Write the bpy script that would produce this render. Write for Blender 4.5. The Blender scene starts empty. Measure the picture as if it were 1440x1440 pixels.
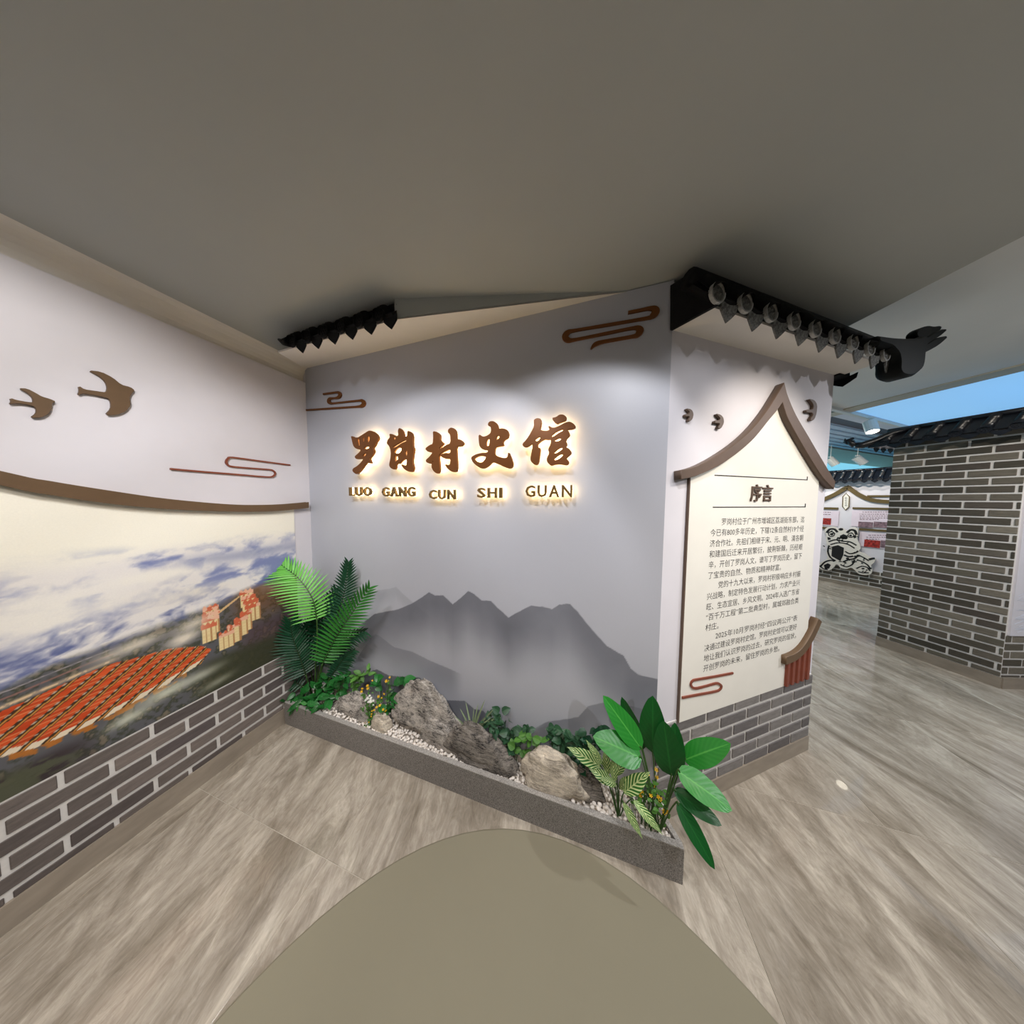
import bpy, bmesh, math, random
import numpy as np
from mathutils import Vector, Matrix, noise as mnoise

random.seed(7)
rng = np.random.default_rng(5)
scene = bpy.context.scene
COL = scene.collection
PI = math.pi

# ------------------------------------------------------------------ camera
F_PX, PITCH, ROLL, EYE = 335.67, 0.0536, 0.0074, 1.5
cp, sp, cr, sr = math.cos(PITCH), math.sin(PITCH), math.cos(ROLL), math.sin(ROLL)
cam_d = bpy.data.cameras.new('camera')
cam_d.sensor_width = 36.0
cam_d.lens = 36.0 * F_PX / 1440.0
cam_d.clip_start = 0.02
cam = bpy.data.objects.new('camera', cam_d)
COL.objects.link(cam)
_r = Vector((cr, sr * sp, sr * cp)); _u = Vector((-sr, cr * sp, cr * cp)); _f = Vector((0, cp, -sp))
cam.matrix_world = Matrix(((_r.x, _u.x, -_f.x, 0), (_r.y, _u.y, -_f.y, 0), (_r.z, _u.z, -_f.z, EYE), (0, 0, 0, 1)))
scene.camera = cam

# ------------------------------------------------------------------ world, exposure
w = bpy.data.worlds.new('world'); scene.world = w; w.use_nodes = True
w.node_tree.nodes['Background'].inputs[0].default_value = (0.75, 0.85, 1.0, 1)
w.node_tree.nodes['Background'].inputs[1].default_value = 0.12
vs = scene.view_settings
vs.view_transform = 'Standard'; vs.look = 'None'; vs.exposure = 0.0; vs.gamma = 1.0; vs.use_curve_mapping = False
scene.cycles.max_bounces = 8
scene.cycles.diffuse_bounces = 5

# ------------------------------------------------------------------ lights: ceiling spots of the place, and added unseen fill spots
def kelv(k):
    return {3000: (1.0, 0.78, 0.56), 3500: (1.0, 0.84, 0.66), 4000: (1.0, 0.90, 0.77), 5000: (1.0, 0.96, 0.91), 6000: (0.97, 0.97, 1.0)}[k]
def spot(name, loc, target, power, angle, blend=0.4, k=5000, size=0.02):
    d = bpy.data.lights.new(name, 'SPOT'); d.energy = power; d.spot_size = math.radians(angle); d.spot_blend = blend
    d.color = kelv(k); d.shadow_soft_size = size
    o = bpy.data.objects.new(name, d); COL.objects.link(o); o.location = loc
    o.rotation_euler = (Vector(target) - Vector(loc)).to_track_quat('-Z', 'Y').to_euler()
    return o
def area(name, loc, target, power, sx, sy=None, color=(1, 1, 1), spread=180):
    d = bpy.data.lights.new(name, 'AREA'); d.energy = power; d.color = color
    d.shape = 'RECTANGLE' if sy else 'DISK'; d.size = sx
    if sy: d.size_y = sy
    d.spread = math.radians(spread)
    o = bpy.data.objects.new(name, d); COL.objects.link(o); o.location = loc
    o.rotation_euler = (Vector(target) - Vector(loc)).to_track_quat('-Z', 'Y').to_euler()
    return o
spot('spot_light', (-0.95, 0.36, 2.385), (-1.02, 1.45, 1.0), 28, 98, 0.55, 6000)
spot('spot_light', (-0.30, 0.36, 2.385), (-0.52, 1.35, 0.88), 33, 90, 0.3, 6000)
spot('spot_light', (0.34, 0.22, 2.385), (0.14, 1.15, 0.85), 31, 90, 0.3, 6000)
spot('spot_light', (1.40, 0.36, 2.385), (1.27, 1.2, 1.35), 50, 74, 0.7, 4000)
spot('spot_light', (1.02, 0.30, 2.385), (0.86, 1.08, 1.1), 11, 90, 0.5, 6000)
spot('spot_light', (-0.78, 0.30, 2.385), (-1.72, 0.85, 1.2), 30, 96, 0.5, 5000)
spot('spot_light', (-0.80, -0.45, 2.385), (-1.85, 0.10, 1.3), 30, 100, 0.5, 5000)
spot('added_fill_spot', (-0.3, -0.7, 2.39), (-0.4, -0.4, 0), 44, 140, 0.6, 3500, 0.015)  # unseen fill, added with the next two to brighten floor and ceiling
spot('added_fill_spot', (1.6, -0.7, 2.39), (1.7, -0.2, 0), 70, 140, 0.6, 6000, 0.015)
spot('added_fill_spot', (3.2, 0.3, 2.58), (2.9, 0.9, 0), 125, 145, 0.6, 6000, 0.015)
spot('spot_light', (2.75, 1.30, 2.58), (3.95, 2.0, 1.0), 24, 110, 0.6, 4000)
spot('spot_light', (3.2, 0.55, 2.58), (4.4, 1.8, 1.0), 20, 110, 0.6, 4000)

# ------------------------------------------------------------------ measured frames (plan positions in metres, camera above the origin)
C0 = Vector((-1.4585, 1.7238)); C1 = Vector((0.6618, 1.0334)); C2 = Vector((1.7978, 1.3765))
B0 = Vector((3.8507, 2.4407)); B1 = Vector((3.9656, 1.8613)); F0 = Vector((5.891, 4.517)); F1 = Vector((6.14, 3.921))
LD = Vector((math.sin(.2772), math.cos(.2772)))

def ray(u, v):
    a = (u - 720) / F_PX; b = (720 - v) / F_PX
    a, b = cr * a - sr * b, sr * a + cr * b
    return Vector((a, cp + b * sp, -sp + b * cp))

class Wall:
    """vertical plane: origin, direction to the right seen from the room, height, outward normal"""
    def __init__(s, o, d):
        s.o = Vector(o[:2]); s.d = Vector(d[:2]).normalized(); s.n = Vector((s.d.y, -s.d.x))
    def p(s, a, z, out=0.0):
        q = s.o + s.d * a + s.n * out
        return Vector((q.x, q.y, z))
    def px(s, u, v, out=0.0):
        r = ray(u, v); P = s.o + s.n * out
        t = s.n.dot(P) / s.n.dot(Vector((r.x, r.y)))
        q = Vector((r.x * t, r.y * t)) - P
        return (q.dot(s.d), r.z * t + EYE)
    def mat(s, a=0, z=0, out=0):
        o = s.p(a, z, out)
        return Matrix(((s.d.x, 0, s.n.x, o.x), (s.d.y, 0, s.n.y, o.y), (0, 1, 0, o.z), (0, 0, 0, 1)))
    def at(s, u, v, out=0.0):
        a, z = s.px(u, v, out); return s.p(a, z, out)

WL = Wall(C0, LD); WM = Wall(C0, C1 - C0); WP = Wall(C1, C2 - C1); WB = Wall(B0, B1 - B0); WF = Wall(F0, F1 - F0)
WR = Wall(B1, (1.0, -0.02))
MLEN = (C1 - C0).length; PLEN = (C2 - C1).length; BLEN = (B1 - B0).length
Z_CEIL, Z_CEIL_B, Z_MAIN, Z_LEFT, Z_SOF = 2.41, 2.60, 2.407, 2.306, 2.208
def floor_pt(u, v, z=0.0):
    r = ray(u, v); t = (z - EYE) / r.z
    return Vector((r.x * t, r.y * t, z))

# ------------------------------------------------------------------ materials
def lin(c):
    return tuple((x / 255 / 12.92) if x / 255 <= 0.04045 else ((x / 255 + 0.055) / 1.055) ** 2.4 for x in c)
def base_mat(name):
    m = bpy.data.materials.new(name); m.use_nodes = True
    nt = m.node_tree; b = nt.nodes['Principled BSDF']
    return m, nt, b
def N(nt, t, **kw):
    n = nt.nodes.new(t)
    for k, v in kw.items(): setattr(n, k, v)
    return n
def mat(name, c, rough=0.6, metal=0.0, var=0.12, scale=25.0, bump=0.0, spec=0.4, coord='Object', stretch=(1, 1, 1), rnd=0.0):
    m, nt, b = base_mat(name); L = nt.links.new
    c = lin(c)
    tc = N(nt, 'ShaderNodeTexCoord'); mp = N(nt, 'ShaderNodeMapping'); mp.inputs['Scale'].default_value = stretch
    L(tc.outputs[coord], mp.inputs[0])
    no = N(nt, 'ShaderNodeTexNoise'); no.inputs['Scale'].default_value = scale; no.inputs['Detail'].default_value = 5
    L(mp.outputs[0], no.inputs['Vector'])
    rp = N(nt, 'ShaderNodeValToRGB')
    rp.color_ramp.elements[0].position = 0.3; rp.color_ramp.elements[1].position = 0.7
    rp.color_ramp.elements[0].color = tuple(x * (1 - var) for x in c) + (1,)
    rp.color_ramp.elements[1].color = tuple(min(1, x * (1 + var)) for x in c) + (1,)
    L(no.outputs['Fac'], rp.inputs[0])
    out = rp.outputs[0]
    if rnd:
        oi = N(nt, 'ShaderNodeObjectInfo'); mr = N(nt, 'ShaderNodeMapRange')
        mr.inputs['To Min'].default_value = 1 - rnd; mr.inputs['To Max'].default_value = 1 + rnd
        L(oi.outputs['Random'], mr.inputs['Value'])
        mx = N(nt, 'ShaderNodeVectorMath', operation='SCALE'); L(out, mx.inputs[0]); L(mr.outputs[0], mx.inputs['Scale'])
        out = mx.outputs[0]
    L(out, b.inputs['Base Color'])
    b.inputs['Roughness'].default_value = rough; b.inputs['Metallic'].default_value = metal
    b.inputs['Specular IOR Level'].default_value = spec
    if bump:
        bp = N(nt, 'ShaderNodeBump'); bp.inputs['Strength'].default_value = bump; bp.inputs['Distance'].default_value = 0.004
        L(no.outputs['Fac'], bp.inputs['Height']); L(bp.outputs[0], b.inputs['Normal'])
    return m
def emit_mat(name, c, strength):
    m, nt, b = base_mat(name)
    b.inputs['Base Color'].default_value = lin(c) + (1,)
    b.inputs['Emission Color'].default_value = lin(c) + (1,); b.inputs['Emission Strength'].default_value = strength
    return m
def vcol_mat(name, rough=0.5, spec=0.3, grain=0.04):
    m, nt, b = base_mat(name); L = nt.links.new
    at = N(nt, 'ShaderNodeAttribute'); at.attribute_name = 'Col'
    no = N(nt, 'ShaderNodeTexNoise'); no.inputs['Scale'].default_value = 260
    mr = N(nt, 'ShaderNodeMapRange'); mr.inputs['To Min'].default_value = 1 - grain; mr.inputs['To Max'].default_value = 1 + grain
    L(no.outputs['Fac'], mr.inputs['Value'])
    mx = N(nt, 'ShaderNodeVectorMath', operation='SCALE'); L(at.outputs['Color'], mx.inputs[0]); L(mr.outputs[0], mx.inputs['Scale'])
    L(mx.outputs[0], b.inputs['Base Color']); b.inputs['Roughness'].default_value = rough; b.inputs['Specular IOR Level'].default_value = spec
    return m

M = {}
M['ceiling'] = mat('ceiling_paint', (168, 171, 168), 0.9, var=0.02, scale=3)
M['ceilinglit'] = mat('ceiling_paint_lit_copy', (234, 232, 228), 0.9, var=0.02, scale=3)  # lighter copy of the ceiling paint, stands in for stronger light on the right
M['wall'] = mat('white_wall_paint', (216, 213, 219), 0.7, var=0.02, scale=8)
M['wallwarm'] = mat('plain_wall_paint', (205, 202, 198), 0.8, var=0.02, scale=8)
M['soffit'] = mat('soffit_paint', (225, 221, 214), 0.8, var=0.02, scale=8)
M['mortar'] = mat('pale_mortar', (212, 209, 205), 0.8, var=0.05, scale=60)
M['base'] = mat('baseboard_stone', (150, 139, 125), 0.35, var=0.14, scale=9, stretch=(1, 1, 3))
M['brown'] = mat('bronze_brown_trim', (104, 82, 60), 0.45, var=0.05, metal=0.1)
M['brown2'] = mat('taupe_brown_trim', (98, 80, 68), 0.45, var=0.05)
M['red'] = mat('red_brown_trim', (126, 62, 44), 0.4, var=0.08)
M['olive'] = mat('olive_brown_trim', (92, 76, 40), 0.5, var=0.05)
M['cream'] = mat('cream_board', (232, 229, 220), 0.55, var=0.015, scale=12)
M['ink'] = mat('dark_print_ink', (52, 48, 46), 0.7, var=0.05)
M['tile'] = mat('black_roof_tile', (17, 17, 18), 0.62, var=0.25, scale=40, bump=0.2, spec=0.15)
M['tileb'] = mat('blue_black_roof_tile', (17, 20, 28), 0.32, var=0.25, scale=30, bump=0.1, spec=0.6)
M['tileend'] = mat('grey_tile_end', (96, 96, 93), 0.6, var=0.75, scale=120, bump=0.8)
M['tilering'] = mat('grey_tile_rim', (150, 150, 147), 0.6, var=0.2, scale=90)
M['ridge'] = mat('ridge_black', (12, 15, 15), 0.62, var=0.2, scale=30, spec=0.15)
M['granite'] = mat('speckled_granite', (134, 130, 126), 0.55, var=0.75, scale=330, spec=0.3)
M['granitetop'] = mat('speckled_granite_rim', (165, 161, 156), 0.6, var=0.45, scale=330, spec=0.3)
M['soil'] = mat('planter_soil', (168, 160, 150), 0.95, var=0.3, scale=60)
M['pebble'] = mat('white_pebble', (236, 229, 221), 0.5, var=0.06, scale=30, rnd=0.08)
M['letter'] = mat('brown_sign_metal', (112, 66, 24), 0.38, var=0.05, metal=0.25)
M['letter2'] = mat('bronze_letter_metal', (108, 84, 46), 0.38, var=0.05, metal=0.25)
M['glow'] = emit_mat('warm_backlight', (255, 220, 158), 10.0)
M['metalwhite'] = mat('white_lamp_housing', (214, 212, 206), 0.5, var=0.02)
M['lampglow'] = emit_mat('lamp_lens', (255, 246, 226), 14.0)
M['mat'] = mat('taupe_blur_patch', (142, 136, 116), 0.85, var=0.015, scale=4)  # colour of the blur patch under the tripod
M['black'] = mat('black_ink', (22, 22, 22), 0.7, var=0.05)
M['lionwhite'] = mat('cutout_white', (222, 216, 206), 0.6, var=0.03)
M['pink'] = mat('pale_lilac_panel', (222, 208, 218), 0.6, var=0.02)
M['photored'] = mat('red_photo_print', (150, 46, 40), 0.5, var=0.7, scale=45)
M['photogrey'] = mat('mauve_photo_print', (128, 104, 112), 0.5, var=0.6, scale=40)
M['slat'] = mat('pale_ceiling_slat', (190, 200, 214), 0.6, var=0.03)
M['darkstrip'] = mat('dark_ceiling_gap', (96, 98, 106), 0.8, var=0.05)
M['tan'] = mat('tan_ceiling_trim', (196, 184, 164), 0.7, var=0.04)
M['stem'] = mat('green_stem', (58, 92, 40), 0.6, var=0.2)
M['stemdark'] = mat('dark_green_stem', (38, 58, 30), 0.6, var=0.2)
M['yellow'] = mat('yellow_petal', (232, 184, 24), 0.6, var=0.15)
M['whitepetal'] = mat('white_petal', (236, 236, 226), 0.6, var=0.06)

def brick_mat(name, cols, stretch):
    m, nt, b = base_mat(name); L = nt.links.new
    oi = N(nt, 'ShaderNodeObjectInfo'); rp = N(nt, 'ShaderNodeValToRGB'); rp.color_ramp.interpolation = 'LINEAR'
    while len(rp.color_ramp.elements) < len(cols): rp.color_ramp.elements.new(0.5)
    for i, c in enumerate(cols):
        rp.color_ramp.elements[i].position = i / (len(cols) - 1); rp.color_ramp.elements[i].color = lin(c) + (1,)
    L(oi.outputs['Random'], rp.inputs[0])
    tc = N(nt, 'ShaderNodeTexCoord'); mp = N(nt, 'ShaderNodeMapping'); mp.inputs['Scale'].default_value = stretch
    L(tc.outputs['Object'], mp.inputs[0])
    ad = N(nt, 'ShaderNodeVectorMath', operation='ADD'); L(mp.outputs[0], ad.inputs[0]); L(oi.outputs['Location'], ad.inputs[1])
    no = N(nt, 'ShaderNodeTexNoise'); no.inputs['Scale'].default_value = 34; no.inputs['Detail'].default_value = 7; no.inputs['Roughness'].default_value = 0.7
    L(ad.outputs[0], no.inputs['Vector'])
    mr = N(nt, 'ShaderNodeMapRange'); mr.inputs['From Min'].default_value = 0.25; mr.inputs['From Max'].default_value = 0.75
    mr.inputs['To Min'].default_value = 0.72; mr.inputs['To Max'].default_value = 1.28
    L(no.outputs['Fac'], mr.inputs['Value'])
    mx = N(nt, 'ShaderNodeVectorMath', operation='SCALE'); L(rp.outputs[0], mx.inputs[0]); L(mr.outputs[0], mx.inputs['Scale'])
    L(mx.outputs[0], b.inputs['Base Color']); b.inputs['Roughness'].default_value = 0.7
    bp = N(nt, 'ShaderNodeBump'); bp.inputs['Strength'].default_value = 0.35; bp.inputs['Distance'].default_value = 0.003
    L(no.outputs['Fac'], bp.inputs['Height']); L(bp.outputs[0], b.inputs['Normal'])
    return m
M['brickL'] = brick_mat('brown_grey_brick', [(84, 76, 74), (98, 90, 86), (122, 112, 106), (88, 80, 80)], (0.5, 2.2, 1))
M['brickP'] = brick_mat('grey_brick', [(94, 90, 90), (112, 108, 107), (134, 130, 127), (98, 94, 95)], (0.6, 2.0, 1))
M['brickB'] = brick_mat('olive_grey_brick', [(62, 58, 48), (76, 70, 60), (124, 117, 104), (70, 62, 55), (100, 95, 82)], (0.6, 2.0, 1))

def floor_mat():
    m, nt, b = base_mat('veined_stone_tile'); L = nt.links.new
    tc = N(nt, 'ShaderNodeTexCoord'); oi = N(nt, 'ShaderNodeObjectInfo')
    geo = N(nt, 'ShaderNodeNewGeometry')
    mp = N(nt, 'ShaderNodeMapping'); mp.inputs['Rotation'].default_value = (0, 0, math.radians(-11)); mp.inputs['Scale'].default_value = (1.0, 0.34, 1)
    mp.vector_type = 'TEXTURE' if False else 'POINT'
    L(geo.outputs['Position'], mp.inputs[0])
    of = N(nt, 'ShaderNodeVectorMath', operation='SCALE'); of.inputs['Scale'].default_value = 9.0
    cx = N(nt, 'ShaderNodeCombineXYZ'); L(oi.outputs['Random'], cx.inputs[0]); L(oi.outputs['Random'], cx.inputs[1]); L(cx.outputs[0], of.inputs[0])
    ad = N(nt, 'ShaderNodeVectorMath', operation='ADD'); L(mp.outputs[0], ad.inputs[0]); L(of.outputs[0], ad.inputs[1])
    n1 = N(nt, 'ShaderNodeTexNoise'); n1.inputs['Scale'].default_value = 4.0; n1.inputs['Detail'].default_value = 9; n1.inputs['Roughness'].default_value = 0.66; n1.inputs['Distortion'].default_value = 2.0
    L(ad.outputs[0], n1.inputs['Vector'])
    n2 = N(nt, 'ShaderNodeTexNoise'); n2.inputs['Scale'].default_value = 24; n2.inputs['Detail'].default_value = 8; n2.inputs['Roughness'].default_value = 0.7; n2.inputs['Distortion'].default_value = 2.6
    L(ad.outputs[0], n2.inputs['Vector'])
    r1 = N(nt, 'ShaderNodeValToRGB'); e = r1.color_ramp.elements
    e[0].position = 0.30; e[0].color = lin((134, 124, 110)) + (1,)
    e[1].position = 0.72; e[1].color = lin((213, 206, 193)) + (1,)
    k = e.new(0.46); k.color = lin((163, 154, 141)) + (1,)
    k = e.new(0.56); k.color = lin((184, 175, 162)) + (1,)
    L(n1.outputs['Fac'], r1.inputs[0])
    r2 = N(nt, 'ShaderNodeValToRGB'); e = r2.color_ramp.elements
    e[0].position = 0.36; e[0].color = (0.80, 0.78, 0.75, 1); e[1].position = 0.62; e[1].color = (1.08, 1.07, 1.05, 1)
    L(n2.outputs['Fac'], r2.inputs[0])
    mx = N(nt, 'ShaderNodeVectorMath', operation='MULTIPLY'); L(r1.outputs[0], mx.inputs[0]); L(r2.outputs[0], mx.inputs[1])
    L(mx.outputs[0], b.inputs['Base Color'])
    b.inputs['Roughness'].default_value = 0.16; b.inputs['Specular IOR Level'].default_value = 0.35; b.inputs['Coat Weight'].default_value = 0.45; b.inputs['Coat Roughness'].default_value = 0.02
    return m
M['floor'] = floor_mat()
M['grout'] = mat('floor_grout', (190, 182, 168), 0.7, var=0.05)

def rock_mat(name, light, dark, scale=5.0, rot=(0.5, 0.9, 0.3), stretch=(1, 1, 4), lo=0.40, hi=0.62):
    """veined stone: noise drawn out along the bedding, plus blotches and fine grain"""
    m, nt, b = base_mat(name); L = nt.links.new
    tc = N(nt, 'ShaderNodeTexCoord'); mp = N(nt, 'ShaderNodeMapping'); mp.inputs['Rotation'].default_value = rot; mp.inputs['Scale'].default_value = stretch
    L(tc.outputs['Object'], mp.inputs[0])
    n0 = N(nt, 'ShaderNodeTexNoise'); n0.inputs['Scale'].default_value = scale * 4; n0.inputs['Detail'].default_value = 9; n0.inputs['Roughness'].default_value = 0.72; n0.inputs['Distortion'].default_value = 1.4; L(mp.outputs[0], n0.inputs['Vector'])
    n1 = N(nt, 'ShaderNodeTexNoise'); n1.inputs['Scale'].default_value = 15; n1.inputs['Detail'].default_value = 6; L(tc.outputs['Object'], n1.inputs['Vector'])
    n2 = N(nt, 'ShaderNodeTexNoise'); n2.inputs['Scale'].default_value = 190; n2.inputs['Detail'].default_value = 4; n2.inputs['Roughness'].default_value = 0.8; L(tc.outputs['Object'], n2.inputs['Vector'])
    m1 = N(nt, 'ShaderNodeMath', operation='MULTIPLY'); L(n0.outputs['Fac'], m1.inputs[0]); m1.inputs[1].default_value = 0.52
    m2 = N(nt, 'ShaderNodeMath', operation='MULTIPLY_ADD'); L(n1.outputs['Fac'], m2.inputs[0]); m2.inputs[1].default_value = 0.26; L(m1.outputs[0], m2.inputs[2])
    m3 = N(nt, 'ShaderNodeMath', operation='MULTIPLY_ADD'); L(n2.outputs['Fac'], m3.inputs[0]); m3.inputs[1].default_value = 0.22; L(m2.outputs[0], m3.inputs[2])
    rp = N(nt, 'ShaderNodeValToRGB'); e = rp.color_ramp.elements
    e[0].position = lo; e[0].color = lin(dark) + (1,); e[1].position = hi; e[1].color = lin(light) + (1,)
    k = e.new((lo + hi) / 2 - 0.02); k.color = tuple((a * 0.5 + c * 0.5) for a, c in zip(lin(light), lin(dark))) + (1,)
    L(m3.outputs[0], rp.inputs[0])
    L(rp.outputs[0], b.inputs['Base Color']); b.inputs['Roughness'].default_value = 0.9; b.inputs['Specular IOR Level'].default_value = 0.2
    bp = N(nt, 'ShaderNodeBump'); bp.inputs['Strength'].default_value = 0.9; bp.inputs['Distance'].default_value = 0.012
    L(m3.outputs[0], bp.inputs['Height']); L(bp.outputs[0], b.inputs['Normal'])
    return m
M['rock1'] = rock_mat('grey_striated_rock', (214, 206, 196), (62, 60, 60), 5, (0.3, 0.2, 0.9), (1.2, 3.2, 1.2), 0.42, 0.60)
M['rock2'] = rock_mat('dark_banded_rock', (168, 160, 150), (46, 44, 45), 5, (0.2, 0.1, 0.75), (0.8, 5, 1), 0.43, 0.62)
M['rock3'] = rock_mat('pale_banded_rock', (228, 216, 196), (92, 82, 78), 4, (0.1, 0.1, 0.25), (0.8, 4.5, 1), 0.38, 0.58)

def leaf_mat(name, c1, c2, rough=0.4, veins=0.25, stripes=None, rnd=0.25):
    """uv.x along the leaf, uv.y across (0.5 = midrib)"""
    m, nt, b = base_mat(name); L = nt.links.new
    uv = N(nt, 'ShaderNodeUVMap'); sx = N(nt, 'ShaderNodeSeparateXYZ'); L(uv.outputs[0], sx.inputs[0])
    ab = N(nt, 'ShaderNodeMath', operation='SUBTRACT'); L(sx.outputs['Y'], ab.inputs[0]); ab.inputs[1].default_value = 0.5
    a2 = N(nt, 'ShaderNodeMath', operation='ABSOLUTE'); L(ab.outputs[0], a2.inputs[0])
    # side veins: u - 0.5*|v|
    vv = N(nt, 'ShaderNodeMath', operation='MULTIPLY_ADD'); L(a2.outputs[0], vv.inputs[0]); vv.inputs[1].default_value = -0.55; L(sx.outputs['X'], vv.inputs[2])
    fr = N(nt, 'ShaderNodeMath', operation='MULTIPLY'); L(vv.outputs[0], fr.inputs[0]); fr.inputs[1].default_value = (stripes or 9) * 2 * PI
    sn = N(nt, 'ShaderNodeMath', operation='SINE'); L(fr.outputs[0], sn.inputs[0])
    rp = N(nt, 'ShaderNodeValToRGB'); e = rp.color_ramp.elements
    if stripes:
        e[0].position = 0.52; e[0].color = lin(c1) + (1,); e[1].position = 0.68; e[1].color = lin(c2) + (1,)
    else:
        e[0].position = 0.0; e[0].color = lin(c1) + (1,); e[1].position = 1.0; e[1].color = tuple(x * (1 - veins) + y * veins for x, y in zip(lin(c1), lin(c2))) + (1,)
    mr = N(nt, 'ShaderNodeMapRange'); mr.inputs['From Min'].default_value = -1; L(sn.outputs[0], mr.inputs['Value']); L(mr.outputs[0], rp.inputs[0])
    rb = N(nt, 'ShaderNodeMapRange'); rb.inputs['From Min'].default_value = 0.0; rb.inputs['From Max'].default_value = 0.045; rb.inputs['To Min'].default_value = 1; rb.inputs['To Max'].default_value = 0
    L(a2.outputs[0], rb.inputs['Value'])
    mx = N(nt, 'ShaderNodeMixRGB'); L(rb.outputs[0], mx.inputs[0]); L(rp.outputs[0], mx.inputs[1]); mx.inputs[2].default_value = lin(c2) + (1,)
    oi = N(nt, 'ShaderNodeObjectInfo'); r2 = N(nt, 'ShaderNodeMapRange'); r2.inputs['To Min'].default_value = 1 - rnd; r2.inputs['To Max'].default_value = 1 + rnd
    L(oi.outputs['Random'], r2.inputs['Value'])
    s2 = N(nt, 'ShaderNodeVectorMath', operation='SCALE'); L(mx.outputs[0], s2.inputs[0]); L(r2.outputs[0], s2.inputs['Scale'])
    L(s2.outputs[0], b.inputs['Base Color']); b.inputs['Roughness'].default_value = rough; b.inputs['Specular IOR Level'].default_value = 0.4
    bp = N(nt, 'ShaderNodeBump'); bp.inputs['Strength'].default_value = 0.10; bp.inputs['Distance'].default_value = 0.0012
    L(sn.outputs[0], bp.inputs['Height']); L(bp.outputs[0], b.inputs['Normal'])
    return m
M['palmlight'] = leaf_mat('bright_palm_leaf', (84, 160, 58), (132, 192, 92), 0.36)
M['palmmid'] = leaf_mat('green_palm_leaf', (46, 128, 44), (84, 160, 62), 0.4)
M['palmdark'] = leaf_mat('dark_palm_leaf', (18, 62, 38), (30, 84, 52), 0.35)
M['broad'] = leaf_mat('broad_green_leaf', (34, 122, 40), (78, 160, 66), 0.34, 0.12, rnd=0.08)
M['broaddark'] = leaf_mat('broad_dark_leaf', (14, 76, 28), (30, 98, 40), 0.34, 0.12, rnd=0.08)
M['striped'] = leaf_mat('striped_leaf', (48, 108, 40), (198, 214, 150), 0.4, stripes=8, rnd=0.1)
M['ivy'] = leaf_mat('ivy_leaf', (34, 92, 44), (82, 138, 78), 0.4, 0.3)
M['ivydark'] = leaf_mat('dark_ivy_leaf', (26, 66, 40), (78, 116, 84), 0.4, 0.4)
M['pothos'] = leaf_mat('pothos_leaf', (30, 100, 42), (64, 132, 62), 0.32, 0.3)
M['spider'] = leaf_mat('grey_green_blade', (108, 128, 92), (178, 184, 150), 0.5, 0.3)
M['sprig'] = leaf_mat('small_sprig_leaf', (66, 118, 44), (110, 150, 70), 0.5, 0.3)

# ------------------------------------------------------------------ mesh helpers
class MB:
    def __init__(s): s.v = []; s.f = []; s.m = []; s.uv = {}
    def add(s, vs, fs, mi=0):
        o = len(s.v); s.v += [tuple(v) for v in vs]
        for f in fs: s.f.append(tuple(i + o for i in f)); s.m.append(mi)
        return o
    def hexa(s, c, mi=0):      # 8 corners: bottom 4, top 4
        s.add(c, [(0, 3, 2, 1), (4, 5, 6, 7), (0, 1, 5, 4), (1, 2, 6, 5), (2, 3, 7, 6), (3, 0, 4, 7)], mi)
    def box(s, W, a0, a1, z0, z1, o0, o1, mi=0):
        s.hexa([W.p(a0, z0, o1), W.p(a1, z0, o1), W.p(a1, z0, o0), W.p(a0, z0, o0), W.p(a0, z1, o1), W.p(a1, z1, o1), W.p(a1, z1, o0), W.p(a0, z1, o0)], mi)
    def abox(s, x0, x1, y0, y1, z0, z1, mi=0):
        s.hexa([(x0, y0, z0), (x1, y0, z0), (x1, y1, z0), (x0, y1, z0), (x0, y0, z1), (x1, y0, z1), (x1, y1, z1), (x0, y1, z1)], mi)
    def tube(s, pts, r, n=8, cap=True, mi=0):
        pts = [Vector(p) for p in pts]; k = len(pts)
        rs = r if isinstance(r, (list, tuple)) else [r] * k
        rings = []
        prev = None
        for i, p in enumerate(pts):
            t = (pts[min(i + 1, k - 1)] - pts[max(i - 1, 0)]).normalized()
            ref = Vector((0, 0, 1)) if abs(t.z) < 0.9 else Vector((1, 0, 0))
            if prev is not None: ref = prev
            a = t.cross(ref).normalized(); b_ = a.cross(t).normalized(); prev = b_
            rings.append([p + (a * math.cos(q) + b_ * math.sin(q)) * rs[i] for q in [2 * PI * j / n for j in range(n)]])
        vs = [v for rg in rings for v in rg]
        fs = []
        for i in range(k - 1):
            for j in range(n):
                fs.append((i * n + j, i * n + (j + 1) % n, (i + 1) * n + (j + 1) % n, (i + 1) * n + j))
        if cap: fs += [tuple(range(n))[::-1], tuple(range((k - 1) * n, k * n))]
        s.add(vs, fs, mi)
    def mesh(s, name, mats, smooth=False):
        me = bpy.data.meshes.new(name); me.from_pydata(s.v, [], s.f)
        for mm in (mats if isinstance(mats, (list, tuple)) else [mats]): me.materials.append(mm)
        if len(set(s.m)) > 1: me.polygons.foreach_set('material_index', s.m)
        if smooth: me.polygons.foreach_set('use_smooth', [True] * len(me.polygons))
        me.update(); return me
    def build(s, name, mats, parent=None, smooth=False):
        return link(name, s.mesh(name, mats, smooth), parent)

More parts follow.
